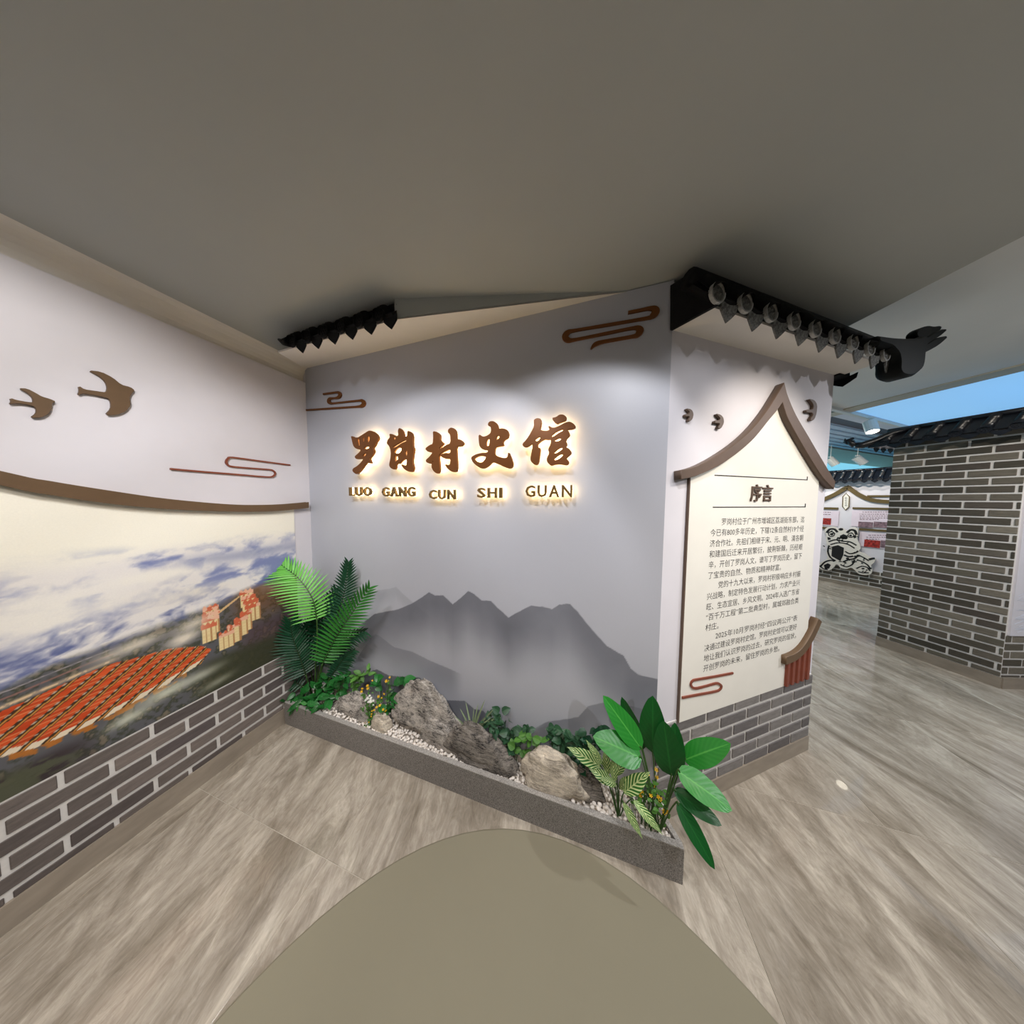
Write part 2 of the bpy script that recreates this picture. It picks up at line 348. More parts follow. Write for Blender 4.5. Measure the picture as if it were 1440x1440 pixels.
def link(name, me, parent=None, mtx=None):
    o = bpy.data.objects.new(name, me); COL.objects.link(o)
    m = mtx if mtx is not None else Matrix.Identity(4)
    if parent is not None:
        o.parent = parent
        o.matrix_basis = PINV[parent.name] @ m
        PINV[o.name] = m.inverted()
    else:
        o.matrix_basis = m; PINV[o.name] = m.inverted()
    return o
PINV = {}
def thing(name, label, cat, loc, group=None):
    o = bpy.data.objects.new(name, None); COL.objects.link(o); o.location = loc; o.empty_display_size = 0.05
    PINV[o.name] = Matrix.Translation(-Vector(loc))
    return tag(o, label, cat, group)
def tag(o, label, cat, group=None):
    o['label'] = label; o['category'] = cat
    if group: o['group'] = group
    return o
def struct(o):
    o['kind'] = 'structure'; return o
def bevel_mesh(me, w, seg=1):
    bm = bmesh.new(); bm.from_mesh(me)
    bmesh.ops.bevel(bm, geom=bm.edges[:], offset=w, segments=seg, profile=0.5, affect='EDGES')
    bm.to_mesh(me); bm.free(); return me
_dg = None
def curve_mesh(splines, depth, mats, bevel=0.0, name='outline'):
    """closed 2D outlines (even-odd holes) -> solid of the given depth, local z from 0 to depth"""
    cu = bpy.data.curves.new(name, 'CURVE'); cu.dimensions = '2D'; cu.fill_mode = 'BOTH'
    cu.extrude = max(depth / 2 - bevel, 0.0); cu.bevel_depth = bevel; cu.bevel_resolution = 0
    for sp_ in splines:
        s_ = cu.splines.new('POLY'); s_.points.add(len(sp_) - 1); s_.use_cyclic_u = True
        for i, q in enumerate(sp_): s_.points[i].co = (q[0], q[1], 0, 1)
    return obj_mesh(cu, mats, depth / 2, name)
def obj_mesh(data, mats, dz, name):
    o = bpy.data.objects.new('tmp', data); COL.objects.link(o)
    dg = bpy.context.evaluated_depsgraph_get(); dg.update()
    me = bpy.data.meshes.new_from_object(o.evaluated_get(dg))
    bpy.data.objects.remove(o)
    me.name = name; me.transform(Matrix.Translation((0, 0, dz)))
    me.materials.clear()
    for mm in (mats if isinstance(mats, (list, tuple)) else [mats]): me.materials.append(mm)
    me.polygons.foreach_set('material_index', [0] * len(me.polygons)); me.update()
    return me
def text_mesh(txt, size, depth, mats, offset=0.0, align='CENTER', name='text', spacing=1.0, line=1.0):
    cu = bpy.data.curves.new(name, 'FONT'); cu.body = txt; cu.size = size; cu.extrude = depth / 2; cu.offset = offset
    cu.align_x = align; cu.space_character = spacing; cu.space_line = line; cu.resolution_u = 2
    return obj_mesh(cu, mats, depth / 2, name)
def bounds(me):
    a = np.empty(len(me.vertices) * 3); me.vertices.foreach_get('co', a); a = a.reshape(-1, 3)
    return a.min(0), a.max(0)
def fit_text(txt, W, s0, s1, z0, z1, depth, mats, offset=0.0, name='text'):
    me = text_mesh(txt, 1.0, 0, mats, offset=0, name=name)
    lo, hi = bounds(me); sc = (z1 - z0) / (hi[1] - lo[1]); bpy.data.meshes.remove(me)
    me = text_mesh(txt, sc, depth, mats, offset=offset, name=name)
    lo, hi = bounds(me); kx = (s1 - s0) / (hi[0] - lo[0]); ky = (z1 - z0) / (hi[1] - lo[1])
    me.transform(Matrix.Diagonal((kx, ky, 1, 1)) @ Matrix.Translation((-lo[0], -lo[1], 0)))
    return me
def smooth_poly(p, it=1):
    for _ in range(it):
        q = []
        for i in range(len(p)):
            a, b = p[i], p[(i + 1) % len(p)]
            q.append((a[0] * .78 + b[0] * .22, a[1] * .78 + b[1] * .22)); q.append((a[0] * .22 + b[0] * .78, a[1] * .22 + b[1] * .78))
        p = q
    return p
def catmull(pts, n=6):
    out = []
    k = len(pts)
    for i in range(k - 1):
        p0, p1, p2, p3 = (Vector(pts[max(i - 1, 0)]), Vector(pts[i]), Vector(pts[i + 1]), Vector(pts[min(i + 2, k - 1)]))
        for j in range(n):
            t = j / n
            out.append(0.5 * ((2 * p1) + (p2 - p0) * t + (2 * p0 - 5 * p1 + 4 * p2 - p3) * t * t + (3 * p1 - p0 - 3 * p2 + p3) * t ** 3))
    out.append(Vector(pts[-1])); return out

def zoom(W, ox, oy, sc, out=0.0):
    """traced points -> (along, height) on the wall"""
    return lambda pts: [W.px(ox + x / sc, oy + y / sc, out) for x, y in pts]
def ribbon(pts, widths):
    """2D outline of a stroke of varying width"""
    n = len(pts); L_, R_ = [], []
    for i in range(n):
        a = Vector(pts[max(i - 1, 0)]); b = Vector(pts[min(i + 1, n - 1)]); t = (b - a).normalized(); nn = Vector((-t.y, t.x))
        wv = widths[i] if isinstance(widths, (list, tuple)) else widths
        p = Vector(pts[i]); L_.append(tuple(p + nn * wv / 2)); R_.append(tuple(p - nn * wv / 2))
    return L_ + R_[::-1]

# =================================================================== SETTING
# ---- floor: slab and separate tiles
FA, FB = LD, Vector((LD.y, -LD.x))      # tile axes: along the picture wall, and across it
mb = MB(); mb.abox(-7, 18, -7, 14, -0.12, -0.0015)
floor = struct(mb.build('floor', M['grout']))
TS = 0.79; g = 0.0022
me = MB(); h = TS / 2 - g / 2
me.hexa([(-h, -h, -0.008), (h, -h, -0.008), (h, h, -0.008), (-h, h, -0.008), (-h, -h, 0), (h, -h, 0), (h, h, 0), (-h, h, 0)])
tile_me = bevel_mesh(me.mesh('floor_tile', M['floor']), 0.0006)
rot = Matrix.Rotation(-0.2772, 4, 'Z')
for i in range(-9, 10):
    for j in range(-6, 14):
        ca, cb = 0.670 + (i + 0.5) * TS, -0.978 + (j + 0.5) * TS
        c = FA * ca + FB * cb
        if -3.2 < c.x < 9 and -2.0 < c.y < 9:
            inside = (c - C0).dot(FB) > -0.55
            if inside: link('floor_tile', tile_me, floor, Matrix.Translation((c.x, c.y, 0)) @ rot)

# ---- ceiling
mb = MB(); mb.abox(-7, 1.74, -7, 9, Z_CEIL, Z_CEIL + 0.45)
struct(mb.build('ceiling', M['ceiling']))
mb = MB()
edge = Wall((4.09, 2.87), (4.18 - 4.09, 2.015 - 2.87))
e0, e1 = edge.p(-0.35, 0), edge.p(7.5, 0)
# high ceiling to the right, ends on the tan trim
poly = [(1.74, -7), (e1.x, -7), (edge.p(3.2, 0).x, edge.p(3.2, 0).y), (e0.x, e0.y), (1.74, 2.35)]
mb.add([(x, y, Z_CEIL_B) for x, y in poly] + [(x, y, Z_CEIL_B + 0.3) for x, y in poly],
       [(0, 1, 2, 3, 4), (9, 8, 7, 6, 5)] + [(i, i + 5, (i + 1) % 5 + 5, (i + 1) % 5) for i in range(5)])
struct(mb.build('ceiling', M['ceilinglit']))
mb = MB(); mb.box(edge, -0.4, 6.0, Z_CEIL_B - 0.012, Z_CEIL_B + 0.32, -0.04, 0.16)
struct(mb.build('trim_1', M['tan']))

# ---- enclosing walls out of view
mb = MB(); mb.abox(-7, 18, -4.2, -4.0, 0, 2.6); struct(mb.build('wall_back', M['wallwarm']))
mb = MB(); mb.abox(16.8, 17, -4, 13, 0, 3.4); struct(mb.build('wall_right', M['wallwarm']))

# ---- left wall: structural wall, lower picture panel, bricks, baseboard
mb = MB(); mb.box(WL, -7.0, 0.12, 0, Z_CEIL, -0.20, -0.03)
# coved joint to the ceiling
cv = []
R = 0.085
for k in range(7):
    q = k / 6 * PI / 2
    cv.append((-0.03 + R - R * math.cos(q), Z_CEIL - R + R * math.sin(q)))
vs_ = [WL.p(a, z, o) for a in (-7.0, 0.05) for o, z in cv]
mb.add(vs_, [(k, k + 1, k + 8, k + 7) for k in range(6)])
wall_left = struct(mb.build('wall_left', M['soffit'], smooth=False))
mb = MB(); mb.box(WL, -7.0, 0.02, 0, Z_LEFT, -0.03, 0.0)
wl_panel = mb.build('wall_panel', M['wall'], wall_left)
mb = MB(); mb.box(WL, -3.2, -0.02, 0.0, 0.458, 0.0, 0.003)
mb.build('mortar_bed', M['mortar'], wall_left)
mb = MB(); mb.box(WL, -7.0, -0.0, 0.0, 0.098, 0.0, 0.014)
struct(mb.build('baseboard_left', M['base']))

_bc = {}
def brick_piece(l, hgt, dep, m):
    key = (round(l, 3), round(hgt, 3), round(dep, 4), m.name)
    if key not in _bc:
        b = MB(); b.hexa([(-l / 2, -hgt / 2, dep), (l / 2, -hgt / 2, dep), (l / 2, -hgt / 2, 0), (-l / 2, -hgt / 2, 0), (-l / 2, hgt / 2, dep), (l / 2, hgt / 2, dep), (l / 2, hgt / 2, 0), (-l / 2, hgt / 2, 0)])
        me_ = b.mesh('brick', m); bevel_mesh(me_, min(0.0025, hgt / 5, l / 5)); _bc[key] = me_
    return _bc[key]
def lay_bricks(W, parent, s0, s1, ztop, zbot, ref, m, dep=0.005, rowh=0.0655, pitch=0.2, mort=0.013, out=0.003, odd=0.5, skip=None):
    r = 0; z = ztop
    while z > zbot + 0.012:
        z2 = max(z - rowh + mort, zbot)
        x = ref + (pitch * odd if r % 2 else 0)
        x -= math.ceil((x - s0) / pitch) * pitch
        while x < s1:
            a, b = max(x + mort / 2, s0), min(x + pitch - mort / 2, s1)
            if b - a > 0.006 and z - z2 > 0.01 and not (skip and skip(a, b, z2, z)):
                link('brick', brick_piece(b - a, z - z2, dep, m), parent, W.mat((a + b) / 2, (z + z2) / 2, out))
            x += pitch
        z -= rowh; r += 1
lay_bricks(WL, wall_left, -1.75, -0.02, 0.452, 0.098, -0.909, M['brickL'])

# ---- main wall with its printed mountains
mb = MB()
mb.box(WM, -0.1, MLEN - 0.0, 0, Z_MAIN, -0.16, -0.004)
wall_main = struct(mb.build('wall_front', M['wall']))
def vnoise(x, y, seed=0):
    xi = np.floor(x).astype(np.int64); yi = np.floor(y).astype(np.int64); xf = x - xi; yf = y - yi
    def hsh(a, b):
        n = (a * 374761393 + b * 668265263 + seed * 1442695041) & 0x7fffffff
        n = ((n ^ (n >> 13)) * 1274126177) & 0x7fffffff
        return ((n ^ (n >> 16)) & 0xffff) / 65535.0
    u = xf * xf * (3 - 2 * xf); v = yf * yf * (3 - 2 * yf)
    return (hsh(xi, yi) * (1 - u) + hsh(xi + 1, yi) * u) * (1 - v) + (hsh(xi, yi + 1) * (1 - u) + hsh(xi + 1, yi + 1) * u) * v
def fbm(x, y, o=5, seed=0):
    t = 0; a = 0.5; s_ = 0
    for k in range(o):
        t = t + a * vnoise(x * 2 ** k, y * 2 ** k, seed + k * 17); s_ += a; a *= 0.55
    return t / s_
def in_poly(x, y, poly):
    r = np.zeros(x.shape, bool); n = len(poly); j = n - 1
    for i in range(n):
        xi, yi = poly[i]; xj, yj = poly[j]
        c = ((yi > y) != (yj > y)) & (x < (xj - xi) * (y - yi) / (yj - yi + 1e-12) + xi)
        r ^= c; j = i
    return r
def sstep(a, b, x):
    t = np.clip((x - a) / (b - a), 0, 1); return t * t * (3 - 2 * t)
def mixc(c, col, f):
    return c * (1 - f[..., None]) + np.array(col, float) * f[..., None]
def lin_np(c):
    c = np.clip(c / 255.0, 0, 1); return np.where(c <= 0.04045, c / 12.92, ((c + 0.055) / 1.055) ** 2.4)
def print_mesh(name, W, ss, zs, paint, out, mat_, parent, keep=None):
    S, Z = np.meshgrid(ss, zs); ny, nx = S.shape
    colr = lin_np(paint(S, Z)).reshape(-1, 3)
    d, n, o = W.d, W.n, W.o
    vx = o.x + d.x * S + n.x * out; vy = o.y + d.y * S + n.y * out
    V = np.stack([vx, vy, Z], -1).reshape(-1, 3)
    idx = np.arange(nx * ny).reshape(ny, nx)
    Fq = np.stack([idx[:-1, :-1], idx[:-1, 1:], idx[1:, 1:], idx[1:, :-1]], -1).reshape(-1, 4)
    if keep is not None:
        cs = (S[:-1, :-1] + S[1:, 1:]) / 2; cz = (Z[:-1, :-1] + Z[1:, 1:]) / 2
        Fq = Fq[keep(cs, cz).reshape(-1)]
    me_ = bpy.data.meshes.new(name)
    me_.vertices.add(len(V)); me_.vertices.foreach_set('co', V.reshape(-1))
    me_.loops.add(Fq.size); me_.loops.foreach_set('vertex_index', Fq.reshape(-1).astype(np.int32))
    me_.polygons.add(len(Fq)); me_.polygons.foreach_set('loop_start', np.arange(0, Fq.size, 4, dtype=np.int32))
    me_.update(calc_edges=True)
    ca = me_.color_attributes.new('Col', 'FLOAT_COLOR', 'POINT')
    ca.data.foreach_set('color', np.concatenate([colr, np.ones((len(colr), 1))], 1).reshape(-1).astype(np.float32))
    me_.materials.append(mat_)
    return link(name, me_, parent)
M['print'] = vcol_mat('printed_wallpaper', 0.42, 0.35, 0.02)
M['mural'] = vcol_mat('printed_photo_mural', 0.45, 0.3, 0.05)

zm = zoom(WM, 480, 800, 3)
RID = [
    # ridge line (traced), fade height, colour, strength
    (zm([(60, 130), (110, 112), (150, 90), (200, 85), (230, 75), (260, 105), (300, 140), (340, 175), (400, 220)]), 0.12, (140, 141, 150), 0.32),
    (zm([(60, 250), (140, 190), (240, 170), (300, 145), (340, 120), (370, 98), (395, 112), (430, 112), (470, 150), (500, 125), (535, 93), (560, 105), (590, 132), (630, 135), (660, 165), (705, 205),
         (740, 185), (800, 155), (850, 160), (890, 170), (920, 150), (965, 147), (1000, 185), (1060, 260), (1120, 325), (1190, 365), (1220, 420), (1250, 445), (1345, 468), (1400, 480), (1700, 560)]), 0.42, (108, 110, 119), 0.84),
    (zm([(40, 420), (90, 340), (130, 285), (145, 275), (160, 282), (215, 325), (230, 332), (300, 350), (370, 385), (440, 415), (520, 450)]), 0.22, (112, 114, 122), 0.5),
    (zm([(40, 470), (100, 440), (150, 423), (200, 450), (330, 458), (360, 480), (400, 560)]), 0.25, (92, 95, 102), 0.75),
    (zm([(380, 580), (430, 555), (520, 556), (560, 590), (600, 600), (640, 640), (700, 700)]), 0.25, (92, 95, 104), 0.75),
    (zm([(780, 700), (820, 670), (870, 645), (940, 635), (1000, 625), (1040, 580), (1100, 565), (1180, 570), (1270, 590), (1345, 600), (1400, 610), (1700, 640)]), 0.22, (112, 114, 122), 0.55),
]
def paint_main(S, Z):
    c = np.zeros(S.shape + (3,)) + np.array([184, 186, 195.0])
    c *= (0.985 + 0.03 * fbm(S * 3, Z * 3, 4, 3))[..., None]
    for pts, fade, col, st in RID:
        xs = [p[0] for p in pts]; zs_ = [p[1] for p in pts]
        o_ = np.argsort(xs)
        zr = np.interp(S, np.array(xs)[o_], np.array(zs_)[o_], left=-1, right=-1) + 0.004 * (fbm(S * 40, S * 0, 3, 9) - 0.5)
        dd = zr - Z
        f = sstep(-0.002, 0.002, dd) * (1 - sstep(0.02, fade, dd)) * st
        f = f * sstep(min(xs), min(xs) + 0.10, S) * (1 - sstep(max(xs) - 0.10, max(xs), S)) * (0.75 + 0.5 * fbm(S * 4 + 3, Z * 4, 4, 11))
        c = mixc(c, col, np.clip(f, 0, 1))
    return c
ss = np.arange(0.0, MLEN + 0.001, 0.0045); ss[-1] = MLEN
zs = np.concatenate([np.arange(0.1, 1.04, 0.0045), np.arange(1.05, Z_MAIN, 0.03), [Z_MAIN]])
print_mesh('printed_panel', WM, ss, zs, paint_main, 0.0, M['print'], wall_main)

# ---- panel wall (turns away to the right)
mb = MB()
mb.box(WP, 0.0, PLEN, 0, Z_SOF + 0.02, -0.9, 0.0)
wall_panel = struct(mb.build('wall_side', M['wall']))
mb = MB(); mb.box(WP, 0.0, PLEN, 0.0, 0.472, 0.0, 0.003); mb.build('mortar_bed', M['mortar'], wall_panel)
lay_bricks(WP, wall_panel, 0.0, PLEN, 0.468, 0.088, 0.112, M['brickP'])
mb = MB(); mb.box(WP, 0.0, PLEN + 0.0, 0.0, 0.088, 0.0, 0.012); struct(mb.build('baseboard_panel', M['base']))
# wall above the eave up to the ceiling, set back
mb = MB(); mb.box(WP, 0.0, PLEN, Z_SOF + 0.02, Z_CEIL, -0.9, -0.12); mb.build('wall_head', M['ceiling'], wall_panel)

# ---- brick column wall on the right
mb = MB()
back = 1.2
q = [WB.p(0, 0), WB.p(BLEN, 0), WR.p(2.2, 0), WR.p(2.2, 0, -1.0), WB.p(0, 0, -1.2)]
mb.add([(p.x, p.y, 0) for p in q] + [(p.x, p.y, 2.17) for p in q], [(4, 3, 2, 1, 0), (5, 6, 7, 8, 9)] + [(i, (i + 1) % 5, (i + 1) % 5 + 5, i + 5) for i in range(5)])
wall_col = struct(mb.build('wall_column', M['mortar']))
lay_bricks(WB, wall_col, 0.0, BLEN - 0.0, 2.160, 0.094, 0.17, M['brickB'], out=0.0)
lay_bricks(WR, wall_col, 0.003, 1.2, 0.435, 0.094, 0.05, M['brickB'], out=0.0)
mb = MB(); mb.box(WR, 0.012, 2.2, 0.44, 2.17, 0.0, 0.012); mb.build('white_panel', M['wall'], wall_col)
mb = MB(); mb.box(WB, -0.0, BLEN + 0.008, 0.0, 0.090, 0.0, 0.014); struct(mb.build('baseboard_column', M['base']))
mb = MB(); mb.box(WR, 0.0, 2.2, 0.0, 0.090, 0.0, 0.014); struct(mb.build('baseboard_return', M['base']))
# faint grey hatching of the print at the foot of the white panel
mb = MB()
for k in range(26):
    z0 = 0.47 + 0.012 * k; x0 = 0.03 + random.random() * 0.1
    pts = [WR.p(x0 + 0.03 * t, z0 + 0.012 * math.sin(t * 0.8 + k) + 0.004 * t, 0.0128) for t in range(0, 10)]
    mb.tube(pts, 0.0009, 4)
mb.build('printed_hatching', M['slat'], wall_col)

# ---- far exhibition wall, the hall's ceiling bands and back wall
mb = MB(); mb.box(WF, -2.6, 1.4, 0, 1.92, -0.2, 0.0); wall_far = struct(mb.build('wall_far', M['wall']))
mb = MB(); mb.box(WF, -0.8, 0.9, 0.0, 0.33, 0.0, 0.003); mb.build('mortar_bed', M['mortar'], wall_far)
lay_bricks(WF, wall_far, -0.7, 0.85, 0.326, 0.06, 0.05, M['brickB'], out=0.002)
mb = MB(); mb.box(WF, -2.6, 1.4, 0.0, 0.06, 0.0, 0.012); struct(mb.build('baseboard_far', M['base']))
def ceil_pt(u, v, z=Z_CEIL_B):
    r = ray(u, v); t = (z - EYE) / r.z; return Vector((r.x * t, r.y * t))
T0, T1 = ceil_pt(1171, 573), ceil_pt(1262, 597)
TW = Wall(T0, T1 - T0)           # runs along the track; outward = towards the viewer
def band(name, o0, o1, z, m, th=0.05):
    b = MB(); b.box(TW, -3.0, 10.0, z, z + th, -o1, -o0); return struct(b.build(name, m))
def depth_of(u, v):
    c = ceil_pt(u, v); return -(c - TW.o).dot(TW.n)
d1, d2, d3, d4 = depth_of(1171, 586), depth_of(1170, 597), depth_of(1165, 628), depth_of(1165, 645)
band('ceiling', -0.02, d1, Z_CEIL_B, M['wall'])
band('ceiling', d1, d2, Z_CEIL_B + 0.02, M['darkstrip'])
bs = band('ceiling', d2, d3, Z_CEIL_B + 0.02, M['slat'])
ns = 6
for k in range(ns):
    a = d2 + (d3 - d2) * k / ns; b_ = d2 + (d3 - d2) * (k + 1) / ns
    b = MB(); b.box(TW, -3.0, 7.0, Z_CEIL_B - 0.004, Z_CEIL_B + 0.02, -(b_ - 0.03), -(a + 0.01)); b.build('ceiling_slat', M['slat'], bs)
band('ceiling', d3, d4 + 0.3, Z_CEIL_B - 0.02, M['tan'])
b = MB(); b.box(TW, -4.0, 10.0, 0, 3.4, -(d4 + 0.3), -(d4 + 0.15)); struct(b.build('wall_hall', M['wall']))
b = MB(); b.abox(3.6, 17, -4, 13, 3.30, 3.36); struct(b.build('ceiling', M['wall']))
# blue light put in as emission: ceiling field between the tan trim and the lamp track, and the cyan-lit wall behind the far roof
M['bluelight_glow'] = emit_mat('ceiling_blue_light_as_glow', (138, 190, 232), 0.72)
M['cyanlight_glow'] = emit_mat('wall_cyan_light_as_glow', (138, 216, 244), 0.85)  # wall glows in place of the cyan light falling on it
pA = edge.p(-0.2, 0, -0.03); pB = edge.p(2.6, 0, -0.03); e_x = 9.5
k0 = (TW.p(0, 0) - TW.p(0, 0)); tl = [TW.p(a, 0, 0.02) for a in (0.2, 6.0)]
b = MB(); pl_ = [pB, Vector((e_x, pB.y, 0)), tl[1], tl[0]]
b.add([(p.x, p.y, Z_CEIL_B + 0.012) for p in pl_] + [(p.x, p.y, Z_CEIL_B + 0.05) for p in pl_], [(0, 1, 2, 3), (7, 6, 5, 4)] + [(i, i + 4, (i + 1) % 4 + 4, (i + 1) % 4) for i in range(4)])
struct(b.build('ceiling', M['bluelight_glow']))
b = MB(); b.box(TW, -3.5, 9.0, 1.4, Z_CEIL_B - 0.03, -(d4 + 0.15), -(d4 + 0.12)); struct(b.build('wall_painted_glow', M['cyanlight_glow']))
fs_ = WF.p(0.25, 2.5, 1.3)
spot('spot_light', fs_, WF.p(0.25, 1.0, 0), 70, 120, 0.6, 4000)
spot('added_fill_spot', (5.0, 4.5, 2.56), (5.0, 3.6, 0), 60, 150, 0.6, 5000, 0.01)  # added fill for the far hall, hidden behind the panel wall


# =================================================================== THINGS ON THE LEFT WALL
zl = zoom(WL, 0, 340, 3)
top = zl([(0, 970), (200, 1010), (450, 1050), (700, 1085), (950, 1107), (1100, 1110), (1200, 1106), (1290, 1098)])
bot = zl([(0, 1030), (200, 1068), (450, 1105), (700, 1128), (950, 1138), (1100, 1138), (1200, 1132), (1290, 1122)])
def ext(p):
    a, b = p[0], p[1]; k = (a[1] - b[1]) / (a[0] - b[0])
    return [(a[0] - 1.3, a[1] - 1.3 * k * 1.9), (a[0] - 0.8, a[1] - 0.8 * k * 1.55), (a[0] - 0.35, a[1] - 0.35 * k * 1.25)] + p
top, bot = ext(top), ext(bot)
tc_ = [tuple(q) for q in catmull(top, 4)]; bc_ = [tuple(q) for q in catmull(bot, 4)]
o = link('curved_eave_trim', curve_mesh([tc_ + bc_[::-1]], 0.030, M['brown'], 0.002), None, WL.mat(0, 0, 0.0))
tag(o, 'long sagging bronze-brown trim band above the cloud mural', 'trim')

BX = np.array([p[0] for p in bc_]); BZ = np.array([p[1] for p in bc_])
roof_poly = [(-1.7, 0.70), (-1.3, 0.735), (-1.1, 0.757), (-0.972, 0.772), (-0.857, 0.792), (-0.80, 0.800), (-0.712, 0.785), (-0.647, 0.776), (-0.60, 0.755), (-0.548, 0.73), (-0.513, 0.688),
             (-0.552, 0.637), (-0.618, 0.621), (-0.655, 0.606), (-0.71, 0.601), (-0.777, 0.588), (-0.836, 0.583), (-0.889, 0.588), (-0.947, 0.592), (-0.997, 0.612), (-1.1, 0.60), (-1.3, 0.58), (-1.7, 0.56)]
def paint_mural(S, Z):
    sh = S.shape
    wx = 0.10 * (fbm(S * 6, Z * 9, 4, 91) - 0.5); wz = 0.06 * (fbm(S * 7 + 4, Z * 11, 4, 57) - 0.5)
    n1 = fbm((S + wx) * 4.6 + 5, (Z + wz - 0.08 * S) * 10, 6, 21); n2 = fbm((S + wx) * 13, (Z + wz - 0.1 * S) * 24, 5, 33); n3 = fbm(S * 45, Z * 45, 4, 41)
    c = np.zeros(sh + (3,)) + np.array([247, 243, 229.0])
    # sea of cloud
    cz = sstep(1.30, 1.20, Z + 0.05 * (n1 - 0.5))
    cl = sstep(0.40, 0.58, 0.60 * n1 + 0.40 * n2 + 0.02 - 0.12 * sstep(1.05, 0.92, Z))
    blue = np.zeros(sh + (3,)) + np.array([128, 138, 182.0])
    blue = mixc(blue, (84, 94, 140), sstep(1.06, 0.93, Z) * 0.75)
    white = np.zeros(sh + (3,)) + np.array([232, 228, 226.0])
    white = mixc(white, (190, 190, 204), sstep(0.55, 0.35, n2) * 0.6)
    cloud = blue * (1 - cl[..., None]) + white * cl[..., None]
    c = c * (1 - cz[..., None]) + cloud * cz[..., None]
    hz = np.exp(-((Z - 1.185 - 0.02 * np.sin(S * 5)) / 0.032) ** 2) * sstep(-0.70, -0.45, S) * 0.8
    c = mixc(c, (150, 156, 184), hz * (0.6 + 0.5 * n2))
    wb = np.exp(-(((S + 0.66) / 0.13) ** 2 + ((Z - 1.135) / 0.028) ** 2)); c = mixc(c, (240, 236, 228), np.clip(wb * 1.2, 0, 1))
    wb = np.exp(-(((S + 0.80) / 0.16) ** 2 + ((Z - 1.05) / 0.04) ** 2)); c = mixc(c, (236, 232, 226), np.clip(wb * (0.5 + n2), 0, 1))
    wb = np.exp(-(((S + 0.92) / 0.12) ** 2 + ((Z - 1.07) / 0.09) ** 2)); c = mixc(c, (238, 234, 226), np.clip(wb * (0.5 + 0.8 * n2), 0, 1))
    wb = np.exp(-(((S + 0.55) / 0.12) ** 2 + ((Z - 1.01) / 0.035) ** 2)); c = mixc(c, (232, 226, 216), np.clip(wb * (0.4 + n2), 0, 1))
    # land
    lx = [-1.7, -1.3, -1.0, -0.906, -0.823, -0.642, -0.52, -0.40, -0.30, -0.20, -0.08]; lz = [0.72, 0.79, 0.84, 0.878, 0.884, 0.905, 0.925, 0.955, 0.975, 0.99, 1.0]
    zl_ = np.interp(S, lx, lz) + 0.035 * (n2 - 0.5)
    ld = sstep(-0.015, 0.03, zl_ - Z)
    land = np.zeros(sh + (3,)) + np.array([92, 92, 96.0])
    land = mixc(land, (62, 66, 56), sstep(0.45, 0.6, n3)); land = mixc(land, (142, 128, 112), sstep(0.60, 0.72, n3) * 0.7)
    land = mixc(land, (128, 84, 52), sstep(-0.50, -0.34, S) * sstep(0.70, 0.85, Z) * (0.3 + 0.6 * n2))
    land = mixc(land, (170, 150, 138), sstep(0.86, 0.97, Z) * sstep(-0.36, -0.22, S) * 0.8)
    land = mixc(land, (58, 60, 42), sstep(0.66, 0.60, Z) * sstep(-0.62, -0.5, S) * 0.85)
    land = mixc(land, (84, 62, 66), sstep(0.78, 0.70, Z) * sstep(-0.44, -0.34, S) * sstep(0.58, 0.66, Z) * 0.6)
    c = c * (1 - ld[..., None]) + land * ld[..., None]
    # light streets line between haze and roofs
    lt = np.interp(S, [-1.7, -0.972, -0.857, -0.798], [0.71, 0.781, 0.800, 0.808])
    for off, wd, col in ((0.004, 0.007, (226, 196, 158)), (0.030, 0.003, (150, 110, 104)), (0.052, 0.002, (168, 160, 164))):
        f = np.exp(-((Z - lt - off) / wd) ** 2) * sstep(-0.76, -0.80, S); c = mixc(c, col, np.clip(f, 0, 1) * (0.6 + 0.4 * (n3 > 0.45)))
    # red-roofed terraces in slanting rows
    ip = in_poly(S + 0.006 * (n3 - 0.5), Z + 0.006 * (n3 - 0.5), roof_poly)
    rr = (S - (Z - 0.6) * 1.12) / 0.0535; fr = rr - np.floor(rr)
    al = (Z - 0.58) / 0.0135 + 0.35 * np.floor(rr); fa = al - np.floor(al)
    tint = vnoise(np.floor(rr) * 3.1, np.floor(al) * 2.3, 77)
    red = np.stack([186 + 34 * tint, 66 + 26 * tint, 30 + 16 * tint], -1)
    red = mixc(red, (232, 186, 132), ((fa > 0.82) & (fr < 0.5)).astype(float) * 0.45)
    gap = np.zeros(sh + (3,)) + np.array([70, 50, 34.0])
    gap = mixc(gap, (214, 150, 70), ((fr > 0.80) & (fr < 0.93)).astype(float) * 0.85)
    gap = mixc(gap, (214, 200, 180), ((fr > 0.56) & (fr < 0.66) & (fa > 0.35) & (fa < 0.8)).astype(float) * 0.8)
    rf = np.where((fr < 0.56)[..., None], red, gap)
    c = np.where(ip[..., None], rf, c)
    zf = np.interp(S, [-1.7, -1.3, -1.0, -0.947, -0.836, -0.71, -0.618, -0.552], [0.56, 0.58, 0.618, 0.592, 0.583, 0.601, 0.621, 0.637])
    hb = ip & (Z < zf + 0.020) & (fr < 0.60); c = np.where(hb[..., None], np.array([230, 214, 188.0]), c)
    oz = (Z < zf) & (Z > zf - 0.022) & (S < -0.60); c = mixc(c, (184, 112, 46), oz.astype(float) * sstep(0.4, 0.55, n3) * 0.9)
